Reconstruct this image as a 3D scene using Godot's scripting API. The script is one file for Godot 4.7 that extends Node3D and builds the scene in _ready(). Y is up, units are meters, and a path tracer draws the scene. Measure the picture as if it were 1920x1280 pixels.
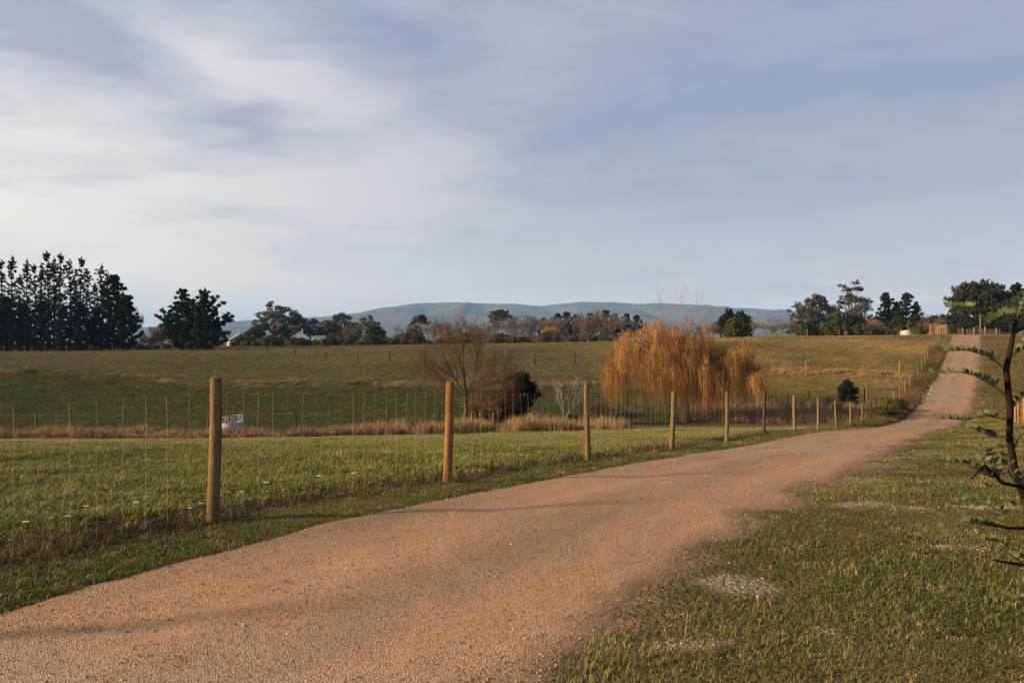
extends Node3D
# A gravel farm drive beside a netting fence, a stream gully with a bare willow, pasture, tree belts and far hills.
# World: x right, y up, distance "d" runs along -z. The camera's eye is EYE metres above the ground at its feet.

const EYE := 1.63
const EXPOSURE := 2.35
const LEAN := 0.626          # how far right the drive and its fence run for each metre of distance

var rng := RandomNumberGenerator.new()
var n_small := FastNoiseLite.new()
var n_mid := FastNoiseLite.new()
var n_big := FastNoiseLite.new()
var used_names := {}
var M := {}
var meshes := {}

# ---------------------------------------------------------------- mesh collector
class Geo:
	var v := PackedVector3Array()
	var n := PackedVector3Array()
	var c := PackedColorArray()
	var ix := PackedInt32Array()
	var tint := Color(1, 1, 1)
	func tri(a: Vector3, b: Vector3, d: Vector3) -> void:
		var m := (d - a).cross(b - a).normalized()
		v.append(a); v.append(b); v.append(d)
		n.append(m); n.append(m); n.append(m)
		c.append(tint); c.append(tint); c.append(tint)
	func tri_to(a: Vector3, b: Vector3, d: Vector3, want: Vector3, soft := 0.6) -> void:
		var m := (d - a).cross(b - a).normalized()
		if m.dot(want) < 0.0:
			m = -m
			v.append(a); v.append(d); v.append(b)
		else:
			v.append(a); v.append(b); v.append(d)
		m = (m * (1.0 - soft) + want * soft).normalized()
		n.append(m); n.append(m); n.append(m)
		c.append(tint); c.append(tint); c.append(tint)
	func quad(a: Vector3, b: Vector3, d: Vector3, e: Vector3) -> void:
		tri(a, b, d); tri(a, d, e)
	func tri_n(a: Vector3, b: Vector3, d: Vector3, na: Vector3, nb: Vector3, nd: Vector3) -> void:
		if (d - a).cross(b - a).dot(na + nb + nd) < 0.0:
			v.append(a); v.append(d); v.append(b)
			n.append(na); n.append(nd); n.append(nb)
		else:
			v.append(a); v.append(b); v.append(d)
			n.append(na); n.append(nb); n.append(nd)
		c.append(tint); c.append(tint); c.append(tint)
	func tube(path: Array, radii: Array, sides := 6, capped := false) -> void:
		var rings := []
		var norms := []
		var along: Vector3 = (path[1] - path[0]).normalized()
		var u := along.cross(Vector3(0.31, 0.2, 0.93)).normalized()
		for k in path.size():
			var t: Vector3 = (path[mini(k + 1, path.size() - 1)] - path[maxi(k - 1, 0)]).normalized()
			u = (u - t * u.dot(t)).normalized()
			var w := t.cross(u)
			var ring := []
			var ns := []
			for s in sides:
				var a := TAU * s / sides
				var o := u * cos(a) + w * sin(a)
				ring.append(path[k] + o * radii[k]); ns.append(o)
			rings.append(ring); norms.append(ns)
		for k in path.size() - 1:
			for s in sides:
				var s2 := (s + 1) % sides
				tri_n(rings[k][s], rings[k][s2], rings[k + 1][s2], norms[k][s], norms[k][s2], norms[k + 1][s2])
				tri_n(rings[k][s], rings[k + 1][s2], rings[k + 1][s], norms[k][s], norms[k + 1][s2], norms[k + 1][s])
		if capped:
			for e in [0, path.size() - 1]:
				var out: Vector3 = (path[0] - path[1] if e == 0 else path[e] - path[e - 1]).normalized()
				for s in range(1, sides - 1):
					tri_n(rings[e][0], rings[e][s], rings[e][s + 1], out, out, out)
	func ribbon(a: Vector3, b: Vector3, wa: float, wb: float, side: Vector3) -> void:
		var t := (b - a).normalized()
		var s := (side - t * side.dot(t)).normalized()
		var m := t.cross(s)
		tri_n(a - s * wa, a + s * wa, b + s * wb, m, m, m)
		tri_n(a - s * wa, b + s * wb, b - s * wb, m, m, m)
	func box(at: Vector3, size: Vector3, turn := Basis()) -> void:
		var h := size * 0.5
		for ax in 3:
			for sg in [-1.0, 1.0]:
				var o := Vector3.ZERO; o[ax] = sg * h[ax]
				var p := Vector3.ZERO; p[(ax + 1) % 3] = h[(ax + 1) % 3]
				var q := Vector3.ZERO; q[(ax + 2) % 3] = h[(ax + 2) % 3]
				var m := turn * (o.normalized())
				var a := at + turn * (o - p - q); var b := at + turn * (o + p - q)
				var d := at + turn * (o + p + q); var e := at + turn * (o - p + q)
				tri_n(a, b, d, m, m, m); tri_n(a, d, e, m, m, m)
	func mesh() -> ArrayMesh:
		var arr := []
		arr.resize(Mesh.ARRAY_MAX)
		arr[Mesh.ARRAY_VERTEX] = v
		arr[Mesh.ARRAY_NORMAL] = n
		arr[Mesh.ARRAY_COLOR] = c
		if ix.size() > 0:
			arr[Mesh.ARRAY_INDEX] = ix
		var am := ArrayMesh.new()
		am.add_surface_from_arrays(Mesh.PRIMITIVE_TRIANGLES, arr)
		return am

# ---------------------------------------------------------------- naming, tagging
func numbered(called: String) -> String:
	var k: int = used_names.get(called, 0)
	used_names[called] = k + 1
	return called if k == 0 else "%s_%03d" % [called, k]

func tag(o: Node, label: String, category: String, group := "", kind := "") -> Node:
	o.set_meta("label", label)
	o.set_meta("category", category)
	if group != "": o.set_meta("group", group)
	if kind != "": o.set_meta("kind", kind)
	return o

func base(called: String, at: Vector3, turn := 0.0) -> Node3D:
	var o := Node3D.new()
	o.name = numbered(called)
	add_child(o, true)
	o.position = at
	o.rotation.y = turn
	return o

func part(called: String, m: Mesh, mat: Material, parent: Node, at := Vector3.ZERO) -> MeshInstance3D:
	var o := MeshInstance3D.new()
	o.name = called if parent != self else numbered(called)
	o.mesh = m
	o.material_override = mat
	parent.add_child(o, true)
	o.position = at
	return o

func copy_of(o: Node3D, at: Vector3, turn: float, size: Vector3, label := "", group := "") -> Node3D:
	var k: Node3D = o.duplicate()
	k.name = numbered(o.get_meta("kind_name"))
	add_child(k, true)
	k.position = at
	k.rotation.y = turn
	k.scale = size
	if label != "": k.set_meta("label", label)
	if group != "": k.set_meta("group", group)
	return k

# ---------------------------------------------------------------- terrain
var ctrl := []
var wts := PackedFloat64Array()
var plane := [0.0, 0.0, 0.0]
const GS := 0.045
const GX0 := -5.0
const GD0 := -2.2
var gw := 0
var gh := 0
var grid := PackedFloat32Array()

func ax(px: float, d: float) -> float:
	return (px - 960.0) / 1450.0 * d

func drive_c(d: float) -> float:
	# offset of the drive's centre line from LEAN * d
	return -4.14 + 0.62 * smoothstep(30.0, 55.0, d) - 0.35 * smoothstep(86.0, 106.0, d)

func drive_n(x: float, d: float) -> float:
	# distance across the drive: negative on the fence side
	return (x - LEAN * d - drive_c(d)) * 0.848

const PROFILE := [[-30.0, -1.5], [-10.0, -1.6], [2.0, -1.63], [4.5, -1.63], [7.0, -1.65], [10.0, -1.83], [13.5, -2.08], [17.0, -2.38], [20.5, -2.65], [24.0, -2.9], [27.5, -3.2], [31.0, -3.55], [34.6, -3.91], [38.0, -4.22], [41.4, -4.48], [44.5, -4.66], [48.0, -4.76], [54.0, -4.66], [61.0, -4.28], [68.0, -3.72], [74.0, -3.1], [83.0, -1.85], [91.0, -0.75], [100.0, 0.32], [106.0, 0.78], [115.0, 1.0], [135.0, 1.05], [300.0, 1.05]]

# height of the drive along its length
func drive_h(d: float) -> float:
	var k := 1
	while k < PROFILE.size() - 2 and PROFILE[k + 1][0] < d:
		k += 1
	var x0: float = PROFILE[k][0]; var x1: float = PROFILE[k + 1][0]
	var t := clampf((d - x0) / (x1 - x0), 0.0, 1.0)
	var m0: float = (PROFILE[k + 1][1] - PROFILE[k - 1][1]) / (PROFILE[k + 1][0] - PROFILE[k - 1][0]) * (x1 - x0)
	var kn := mini(k + 2, PROFILE.size() - 1)
	var m1: float = (PROFILE[kn][1] - PROFILE[k][1]) / (PROFILE[kn][0] - PROFILE[k][0]) * (x1 - x0)
	var t2 := t * t; var t3 := t2 * t
	return EYE + (2.0 * t3 - 3.0 * t2 + 1.0) * PROFILE[k][1] + (t3 - 2.0 * t2 + t) * m0 + (3.0 * t2 - 2.0 * t3) * PROFILE[k + 1][1] + (t3 - t2) * m1

# distance from the middle of the gravel, its ragged right edge and cleaner left edge worked in
func edge_n(x: float, d: float) -> float:
	var n := drive_n(x, d) - 0.05
	if n > 0.0:
		return n + 0.14 + 0.26 * n_mid.get_noise_2d(x * 2.4, d * 2.4) + 0.16 * n_small.get_noise_2d(x * 1.7, d * 1.7)
	return -n + 0.06 * n_mid.get_noise_2d(x * 1.6, d * 1.6) + 0.05 * n_small.get_noise_2d(x * 1.5, d * 1.5)

func cp(x: float, d: float, h: float) -> void:
	ctrl.append([x, d, h + EYE])

func kern(x0: float, d0: float, x1: float, d1: float) -> float:
	return -sqrt((x0 - x1) * (x0 - x1) + (d0 - d1) * (d0 - d1) + 6.0)

func solve_terrain() -> void:
	for e in PROFILE:
		cp(LEAN * e[0] + drive_c(e[0]), e[0], e[1])
		if e[0] > 6.0 and e[0] < 110.0:
			cp(LEAN * e[0] - 8.2, e[0], e[1] - 0.03)
	for e in [[0.0, [[7.0, -1.72], [12.0, -2.1], [20.0, -2.75], [27.0, -3.5], [34.0, -4.3], [40.0, -4.85], [44.0, -4.85], [52.0, -4.0], [61.0, -2.95], [66.0, -2.55], [85.0, -2.5], [120.0, -2.5], [200.0, -2.7]]],
			[400.0, [[13.0, -2.1], [20.0, -2.75], [27.0, -3.45], [34.0, -4.3], [40.0, -4.8], [44.0, -4.75], [52.0, -4.4], [60.0, -3.95], [65.0, -3.65], [80.0, -3.4], [100.0, -3.0], [160.0, -2.2], [250.0, -1.75]]],
			[730.0, [[20.0, -2.7], [27.0, -3.4], [34.0, -4.15], [40.0, -4.65], [44.0, -4.75], [50.0, -4.45], [58.0, -4.0], [70.0, -3.2], [87.0, -2.4], [150.0, -1.6], [250.0, -1.1]]],
			[1100.0, [[20.0, -2.68], [27.0, -3.3], [34.0, -3.98], [38.0, -4.3], [46.0, -4.75], [58.0, -3.8], [70.0, -3.1], [83.0, -2.5], [110.0, -1.5], [170.0, -0.3], [250.0, -0.2]]],
			[1300.0, [[32.0, -3.6], [38.0, -4.25], [47.0, -4.8], [60.0, -3.9], [72.0, -2.9], [85.0, -1.6], [105.0, -0.1], [130.0, 0.4], [200.0, 0.4]]],
			[1500.0, [[47.0, -4.85], [57.0, -4.25], [72.0, -3.1], [85.0, -1.75], [105.0, 0.55], [120.0, 0.75], [200.0, 0.8]]],
			[1640.0, [[52.0, -4.75], [60.0, -4.2], [72.0, -3.1], [85.0, -1.7], [105.0, 0.5], [120.0, 0.8]]]]:
		for q in e[1]:
			cp(ax(e[0], q[0]), q[0], q[1])
	for e in [[5.0, 4.0, -1.58], [8.0, 9.0, -1.62], [12.0, 15.0, -1.85], [15.0, 21.0, -2.2], [18.2, 27.7, -2.75], [25.0, 35.0, -3.4], [35.0, 48.0, -4.3], [46.0, 65.0, -3.5], [53.0, 76.0, -2.3], [62.0, 90.0, -0.5], [72.0, 104.0, 0.75], [90.0, 120.0, 1.1],
			[30.0, 10.0, -1.3], [60.0, 40.0, -1.8], [90.0, 70.0, -0.5], [-30.0, 4.0, -2.0], [0.0, -30.0, -1.5], [-40.0, -25.0, -2.2], [40.0, -25.0, -0.9], [-70.0, 30.0, -4.0], [-80.0, 60.0, -2.6], [120.0, 180.0, 1.1], [160.0, 120.0, 1.2],
			[-200.0, 120.0, -2.5], [-300.0, 400.0, -2.2], [0.0, 420.0, -1.5], [250.0, 420.0, 0.8], [-500.0, 0.0, -2.5], [500.0, 100.0, 0.5], [0.0, 900.0, -2.0], [-500.0, 900.0, -2.5], [500.0, 900.0, 0.0]]:
		cp(e[0], e[1], e[2])
	var m := ctrl.size()
	var a := []
	for i in m:
		var row := PackedFloat64Array()
		row.resize(m + 1)
		for j in m:
			row[j] = kern(ctrl[i][0], ctrl[i][1], ctrl[j][0], ctrl[j][1])
		row[i] += 0.5
		row[m] = ctrl[i][2]
		a.append(row)
	for i in m:
		var best := i
		for r in range(i + 1, m):
			if absf(a[r][i]) > absf(a[best][i]): best = r
		var tmp = a[i]; a[i] = a[best]; a[best] = tmp
		var pi: PackedFloat64Array = a[i]
		for r in range(i + 1, m):
			var pr: PackedFloat64Array = a[r]
			var f := pr[i] / pi[i]
			if f != 0.0:
				for c in range(i, m + 1):
					pr[c] -= f * pi[c]
				a[r] = pr
	wts.resize(m)
	for i in range(m - 1, -1, -1):
		var s: float = a[i][m]
		for j in range(i + 1, m):
			s -= a[i][j] * wts[j]
		wts[i] = s / a[i][i]
	gw = int(2.0 * -GX0 / GS) + 1
	gh = int((5.3 - GD0) / GS) + 1
	grid.resize(gw * gh)
	var cx := PackedFloat64Array(); var cd := PackedFloat64Array()
	for q in ctrl:
		cx.append(q[0]); cd.append(q[1])
	for j in gh:
		var d := 8.0 * sinh(GD0 + j * GS) - 5.0
		for i in gw:
			var x := 8.0 * sinh(GX0 + i * GS)
			var s := 0.0
			for k in m:
				var ex := x - cx[k]
				var ed := d - cd[k]
				s -= wts[k] * sqrt(ex * ex + ed * ed + 6.0)
			grid[j * gw + i] = s

func bare_h(x: float, d: float) -> float:
	var fi := clampf((asinh(x / 8.0) - GX0) / GS, 0.0, gw - 1.001)
	var fj := clampf((asinh((d + 5.0) / 8.0) - GD0) / GS, 0.0, gh - 1.001)
	var i := int(fi); var j := int(fj)
	fi -= i; fj -= j
	var at := j * gw + i
	var h := lerpf(lerpf(grid[at], grid[at + 1], fi), lerpf(grid[at + gw], grid[at + gw + 1], fi), fj)
	if d < 160.0 and d > -30.0:
		var off := absf(drive_n(x, d) + 0.3)
		if off < 6.5:
			h = lerpf(drive_h(d), h, smoothstep(2.6, 6.5, off))
	return h

func scarp_d(x: float) -> float:
	# the lip of the terrace that crosses the far paddock
	return 62.0 - 0.09 * x + 1.6 * n_mid.get_noise_2d(x * 0.9, 7.0)

func hgt(x: float, d: float) -> float:
	var h := bare_h(x, d)
	var off := absf(drive_n(x, d))
	var rough := smoothstep(1.3, 2.6, off)
	h += rough * (0.035 * n_small.get_noise_2d(x * 1.0, d * 1.0) + 0.05 * n_mid.get_noise_2d(x, d))
	if d > 36.0:
		var far := smoothstep(36.0, 60.0, d) * rough
		h += far * 0.16 * n_big.get_noise_2d(x * 2.0, d * 2.0)
		if x < 14.0 and d < 90.0:
			var e := d - scarp_d(x)
			h += 0.34 * smoothstep(-0.7, 0.4, e) * (1.0 - smoothstep(0.4, 18.0, e)) * smoothstep(14.0, 4.0, x)
	if d > 900.0:
		h = lerpf(h, -6.0, smoothstep(900.0, 1500.0, d))
	return h

func P(x: float, d: float, up := 0.0) -> Vector3:
	return Vector3(x, hgt(x, d) + up, -d)

# ---------------------------------------------------------------- textures and materials
func noise(freq: float, sd: int, oct := 4, kind := FastNoiseLite.TYPE_SIMPLEX_SMOOTH) -> FastNoiseLite:
	var f := FastNoiseLite.new()
	f.seed = sd; f.frequency = freq; f.noise_type = kind
	f.fractal_type = FastNoiseLite.FRACTAL_FBM if oct > 1 else FastNoiseLite.FRACTAL_NONE
	f.fractal_octaves = oct
	return f

func ramp_tex(f: FastNoiseLite, size: int, stops: Array, grain := 0.0, sd := 1) -> ImageTexture:
	var src := f.get_seamless_image(size, size)
	var im := Image.create(size, size, true, Image.FORMAT_RGB8)
	var r := RandomNumberGenerator.new(); r.seed = sd
	var g := Gradient.new()
	g.offsets = PackedFloat32Array(range(stops.size()).map(func(k): return float(k) / (stops.size() - 1)))
	g.colors = PackedColorArray(stops)
	for y in size:
		for x in size:
			var t := src.get_pixel(x, y).r + (r.randf() - 0.5) * grain
			im.set_pixel(x, y, g.sample(clampf(t, 0.0, 1.0)))
	im.generate_mipmaps()
	return ImageTexture.create_from_image(im)

func normal_tex(f: FastNoiseLite, size: int, strength: float) -> ImageTexture:
	var im := f.get_seamless_image(size, size)
	im.bump_map_to_normal_map(strength)
	return ImageTexture.create_from_image(im)

func mat(col: Color, rough := 0.9, spec := 0.25) -> StandardMaterial3D:
	var m := StandardMaterial3D.new()
	m.albedo_color = col.linear_to_srgb()
	m.roughness = rough
	m.metallic_specular = spec
	m.cull_mode = BaseMaterial3D.CULL_DISABLED
	return m

func tinted(rough := 0.9, spec := 0.2, back := 0.0) -> StandardMaterial3D:
	var m := mat(Color(1, 1, 1), rough, spec)
	m.vertex_color_use_as_albedo = true
	if back > 0.0:
		m.backlight_enabled = true
		m.backlight = Color(back, back, back * 0.8)
	return m

func leaf_mat(col: Color, back := 0.25) -> StandardMaterial3D:
	var m := mat(col, 0.85, 0.1)
	m.vertex_color_use_as_albedo = true
	m.backlight_enabled = true
	m.backlight = Color(back, back, back * 0.6)
	return m

func make_materials() -> void:
	var soil := tinted(0.97, 0.1)
	soil.albedo_texture = ramp_tex(noise(0.09, 4, 5), 1024, [Color(0.5, 0.49, 0.47), Color(0.82, 0.81, 0.79), Color(1, 1, 1)], 0.4, 3)
	soil.normal_enabled = true
	soil.normal_texture = normal_tex(noise(0.07, 5, 5), 512, 8.0)
	soil.normal_scale = 0.8
	soil.uv1_triplanar = true; soil.uv1_world_triplanar = true
	soil.uv1_scale = Vector3(0.45, 0.45, 0.45)
	M.soil = soil
	var gravel := tinted(0.95, 0.15)
	gravel.albedo_texture = gravel_tex()
	gravel.normal_enabled = true
	gravel.normal_texture = gravel_bump()
	gravel.normal_scale = 0.8
	gravel.uv1_triplanar = true; gravel.uv1_world_triplanar = true
	gravel.uv1_scale = Vector3(0.8, 0.8, 0.8)
	M.gravel = gravel
	M.stone = tinted(0.9, 0.2)
	M.grass = tinted(0.7, 0.25, 0.5)
	M.dry = tinted(0.85, 0.15, 0.4)
	var wood := tinted(0.88, 0.2)
	wood.albedo_texture = ramp_tex(noise(0.02, 21, 5), 512, [Color(0.55, 0.5, 0.44), Color(0.85, 0.8, 0.74), Color(1, 0.97, 0.93)], 0.25, 5)
	wood.uv1_triplanar = true
	wood.uv1_scale = Vector3(9.0, 0.9, 9.0)
	wood.normal_enabled = true
	wood.normal_texture = normal_tex(noise(0.03, 22, 4), 256, 5.0)
	wood.normal_scale = 0.6
	M.wood = wood
	var bark := tinted(0.95, 0.1)
	bark.albedo_texture = wood.albedo_texture
	bark.uv1_triplanar = true
	bark.uv1_scale = Vector3(3.0, 0.8, 3.0)
	M.bark = bark
	M.twig = tinted(0.9, 0.12, 0.08)
	M.wire = mat(Color(0.27, 0.27, 0.25), 0.55, 0.3)
	M.wire.metallic = 0.3
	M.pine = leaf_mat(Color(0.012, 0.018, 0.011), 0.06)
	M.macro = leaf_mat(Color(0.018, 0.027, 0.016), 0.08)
	M.gum = leaf_mat(Color(0.06, 0.068, 0.052), 0.15)
	M.evergreen = leaf_mat(Color(0.024, 0.031, 0.017), 0.1)
	M.hedge = leaf_mat(Color(0.055, 0.062, 0.026), 0.2)
	M.flax = leaf_mat(Color(0.16, 0.13, 0.05), 0.25)
	M.pale_stone = mat(Color(0.42, 0.37, 0.31), 0.9, 0.2)
	M.leaflet = tinted(0.6, 0.3, 0.16)
	M.white = mat(Color(0.6, 0.6, 0.59), 0.6, 0.4)
	M.roof_pale = mat(Color(0.62, 0.63, 0.64), 0.5, 0.4)
	M.roof_dark = mat(Color(0.12, 0.13, 0.14), 0.6, 0.3)
	M.pane = mat(Color(0.03, 0.035, 0.04), 0.1, 0.5)
	M.tank = mat(Color(0.30, 0.345, 0.31), 0.55, 0.35)
	M.zinc = mat(Color(0.27, 0.29, 0.32), 0.5, 0.4)
	var hill := tinted(0.97, 0.05)
	hill.albedo_texture = ramp_tex(noise(0.012, 31, 5), 512, [Color(0.6, 0.62, 0.58), Color(0.85, 0.84, 0.8), Color(1, 1, 0.95)], 0.2, 8)
	hill.uv1_triplanar = true; hill.uv1_world_triplanar = true
	hill.uv1_scale = Vector3(0.003, 0.003, 0.003)
	M.hill = hill

func gravel_tex() -> ImageTexture:
	var cell := noise(0.13, 11, 1, FastNoiseLite.TYPE_CELLULAR)
	cell.cellular_return_type = FastNoiseLite.RETURN_CELL_VALUE
	cell.cellular_jitter = 1.0
	var a := cell.get_seamless_image(1024, 1024)
	var fine := noise(0.05, 12, 4).get_seamless_image(1024, 1024)
	var im := Image.create(1024, 1024, true, Image.FORMAT_RGB8)
	var g := Gradient.new()
	g.offsets = PackedFloat32Array([0.0, 0.12, 0.35, 0.6, 0.8, 0.93, 1.0])
	g.colors = PackedColorArray([Color(0.3, 0.26, 0.24), Color(0.6, 0.54, 0.5), Color(0.83, 0.78, 0.73), Color(0.9, 0.86, 0.82), Color(0.96, 0.91, 0.86), Color(0.9, 0.9, 0.92), Color(1, 1, 1)])
	for y in 1024:
		for x in 1024:
			var t := a.get_pixel(x, y).r * 0.75 + fine.get_pixel(x, y).r * 0.35 - 0.05
			im.set_pixel(x, y, g.sample(clampf(t, 0.0, 1.0)))
	im.generate_mipmaps()
	return ImageTexture.create_from_image(im)

func gravel_bump() -> ImageTexture:
	var cell := noise(0.13, 11, 1, FastNoiseLite.TYPE_CELLULAR)
	cell.cellular_return_type = FastNoiseLite.RETURN_DISTANCE
	cell.cellular_jitter = 1.0
	var im := cell.get_seamless_image(1024, 1024)
	im.bump_map_to_normal_map(7.0)
	return ImageTexture.create_from_image(im)

# ---------------------------------------------------------------- sky
func sky_image() -> Image:
	var w := 2048
	var h := 1024
	var im := Image.create(w, h, false, Image.FORMAT_RGBF)
	var f1 := noise(1.0, 51, 5)
	var f2 := noise(1.0, 52, 4)
	var f3 := noise(1.0, 53, 3)
	# soft banks of cloud: bearing and height in degrees, half lengths, tilt, weight
	var banks := [
		[-26.0, 11.0, 14.0, 3.4, -0.1, 0.7], [-9.5, 12.2, 8.0, 2.4, 0.1, 0.75], [-20.0, 18.2, 9.0, 1.7, -0.22, 0.6], [-30.0, 7.2, 11.0, 1.9, -0.08, 0.75],
		[-14.0, 16.5, 7.0, 2.0, -0.25, 0.4], [-19.0, 15.0, 6.0, 1.5, 0.3, -0.55], [-10.0, 21.5, 9.0, 2.6, -0.2, -0.5], [-32.0, 19.0, 7.0, 3.0, -0.1, -0.6], [1.0, 20.5, 6.0, 3.5, 0.5, 0.4], [10.0, 21.0, 9.0, 2.5, 0.15, 0.3],
		[8.0, 15.3, 14.0, 0.9, 0.2, -0.35], [14.0, 13.2, 14.0, 1.6, 0.12, 0.25], [24.0, 16.6, 10.0, 1.3, 0.08, -0.4], [15.0, 9.8, 18.0, 1.4, 0.03, -0.35], [16.0, 6.6, 20.0, 0.9, 0.06, 0.45], [-3.0, 8.2, 12.0, 1.2, 0.0, 0.25],
		[2.0, 4.6, 22.0, 1.0, 0.02, 0.5], [-20.0, 4.2, 14.0, 1.6, -0.02, 0.55], [-22.0, 9.9, 12.0, 0.55, -0.13, -0.35], [28.0, 4.2, 10.0, 1.0, 0.0, 0.3]]
	var blue_top := Vector3(0.285, 0.34, 0.49)
	var blue_low := Vector3(0.63, 0.67, 0.675)
	var sun_az := deg_to_rad(-106.0)
	for y in h:
		var el := PI * 0.5 - PI * (y + 0.5) / h
		if el < -0.03:
			for x in w:
				im.set_pixel(x, y, Color(0.16, 0.15, 0.12))
			continue
		var eld := rad_to_deg(maxf(el, 0.0))
		var low := exp(-eld / 5.5)
		var base_c := blue_top.lerp(blue_low, low).lerp(Vector3(1.32, 1.2, 1.02), 0.9 * exp(-eld / 4.2))
		var ce := cos(el)
		var sl := maxf(sin(el), 0.0) + 0.12
		for x in w:
			var az := TAU * (x + 0.5) / w
			if az > PI: az -= TAU
			var dx := sin(az) * ce
			var dz := cos(az) * ce
			# clouds lie on a sheet overhead, so that they flatten into streaks toward the horizon
			var qx := dx / sl
			var qz := dz / sl
			var wx := f2.get_noise_2d(qx * 0.5 + 9.0, qz * 0.5)
			var wz := f2.get_noise_2d(qx * 0.5, qz * 0.5 + 31.0)
			var c := 0.42 + 0.75 * f1.get_noise_2d(qx * 0.55 + wx * 0.7 + qz * 0.18, qz * 0.95 + wz * 0.7)
			c += 0.16 * f3.get_noise_2d(qx * 2.4 + wx * 1.5, qz * 4.5 + wz * 1.5)
			var azd := rad_to_deg(az)
			if absf(azd) < 70.0:
				var jx := azd + wx * 5.0
				var jy := eld + wz * 2.2 + 0.8 * f3.get_noise_2d(azd * 0.12, eld * 0.5)
				var add := 0.0
				for b in banks:
					var ex: float = jx - b[0]
					var ey: float = jy - b[1] - ex * b[4]
					var r: float = ex * ex / (b[2] * b[2]) + ey * ey / (b[3] * b[3])
					if r < 8.0:
						add += b[5] * exp(-r)
				var infl := 1.0 - smoothstep(50.0, 70.0, absf(azd))
				add += 0.16 * f3.get_noise_2d(azd * 0.09 + eld * 0.12 + wx * 2.0, eld * 0.75 - azd * 0.05 + wz * 2.0) + 0.07 * f1.get_noise_2d(azd * 0.5, eld * 2.2)
				c = lerpf(c, 0.36 + 0.6 * (c - 0.42) + add, infl)
			c = clampf(c, 0.0, 1.0)
			var toward := cos(az - sun_az)
			var glow := smoothstep(-0.55, 0.75, toward)
			var cloud := Vector3(0.45, 0.475, 0.57).lerp(Vector3(0.97, 0.945, 0.92), glow)
			var warm := 1.15 * exp(-eld / 9.0) * (0.25 + 0.75 * glow)
			cloud = cloud.lerp(Vector3(1.2, 1.03, 0.82), clampf(warm, 0.0, 1.0))
			var bc := base_c.lerp(Vector3(0.68, 0.69, 0.70), glow * 0.4)
			var k := bc.lerp(cloud, c)
			im.set_pixel(x, y, Color(k.x / EXPOSURE, k.y / EXPOSURE, k.z / EXPOSURE))
	return im

func set_stage() -> void:
	var cam := Camera3D.new()
	cam.name = "camera"
	add_child(cam)
	cam.position = Vector3(0, EYE, 0)
	cam.fov = 2.0 * rad_to_deg(atan(640.0 / 1450.0))
	cam.near = 0.05
	cam.far = 20000.0
	cam.current = true
	var we := WorldEnvironment.new()
	we.name = "world"
	var e := Environment.new()
	e.background_mode = Environment.BG_SKY
	var sk := Sky.new()
	var pm := PanoramaSkyMaterial.new()
	pm.panorama = ImageTexture.create_from_image(sky_image())
	sk.sky_material = pm
	e.sky = sk
	e.tonemap_mode = Environment.TONE_MAPPER_LINEAR
	e.tonemap_exposure = EXPOSURE
	e.fog_enabled = true
	e.fog_density = 0.00008
	e.fog_light_color = Color(0.58, 0.77, 1.0)
	e.sdfgi_enabled = true
	e.ssao_enabled = true
	e.ssil_enabled = true
	we.environment = e
	add_child(we)
	var sun := DirectionalLight3D.new()
	sun.name = "sun"
	sun.light_energy = 1.6
	sun.light_color = Color(1.0, 0.86, 0.66)
	sun.light_angular_distance = 4.5
	sun.shadow_enabled = true
	add_child(sun)
	var az := deg_to_rad(-106.0)
	var el := deg_to_rad(18.5)
	var to_sun := Vector3(sin(az) * cos(el), sin(el), -cos(az) * cos(el))
	sun.look_at_from_position(to_sun * 50.0, Vector3.ZERO)

# ---------------------------------------------------------------- ground, drive, hills
const PATCHES := [[1.5, 5.25, 0.24, 0.3], [4.45, 10.3, 0.75, 0.45], [3.65, 8.05, 0.4, 0.24], [4.05, 7.85, 0.2, 0.14], [4.75, 7.75, 0.32, 0.12], [3.35, 9.3, 0.35, 0.25], [5.9, 12.6, 0.7, 0.5], [2.75, 3.95, 0.16, 0.12], [0.95, 4.1, 0.15, 0.1], [6.9, 14.2, 0.8, 0.4], [3.5, 6.1, 0.22, 0.07], [1.75, 4.3, 0.1, 0.08]]

func bare_patch(x: float, d: float) -> float:
	# pale trodden soil showing through the turf beside the drive, 0 to 1
	if d > 17.0 or d < 3.0 or drive_n(x, d) < 1.0: return 0.0
	var best := 0.0
	for q in PATCHES:
		var ex: float = (x - q[0]) / q[2]
		var ed: float = (d - q[1]) / q[3]
		var r := ex * ex + ed * ed
		if r < 5.0:
			best = maxf(best, 1.0 - smoothstep(0.5, 1.3, r + 1.5 * n_small.get_noise_2d(x * 4.0, d * 4.0) + 0.9 * n_mid.get_noise_2d(x * 4.0, d * 4.0)))
	return best

func bank_d(x: float) -> float:
	# front edge of the rough dry grass along the stream
	return 34.3 + 0.14 * maxf(x + 8.0, 0.0) + 0.5 * n_mid.get_noise_2d(x * 1.2, 3.0)

func strip_w(x: float, d: float) -> float:
	# weed-sprayed strip under the netting fence
	var n := drive_n(x, d)
	if n > -2.2 or n < -4.2: return 0.0
	var wob := 0.16 * n_mid.get_noise_2d(x * 2.0, d * 2.0)
	return smoothstep(-3.6 + wob, -3.15 + wob, n) * (1.0 - smoothstep(-2.55 + wob, -2.3 + wob, n))

func mixc(a: Color, b: Color, t: float) -> Color:
	return a.lerp(b, clampf(t, 0.0, 1.0))

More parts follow.
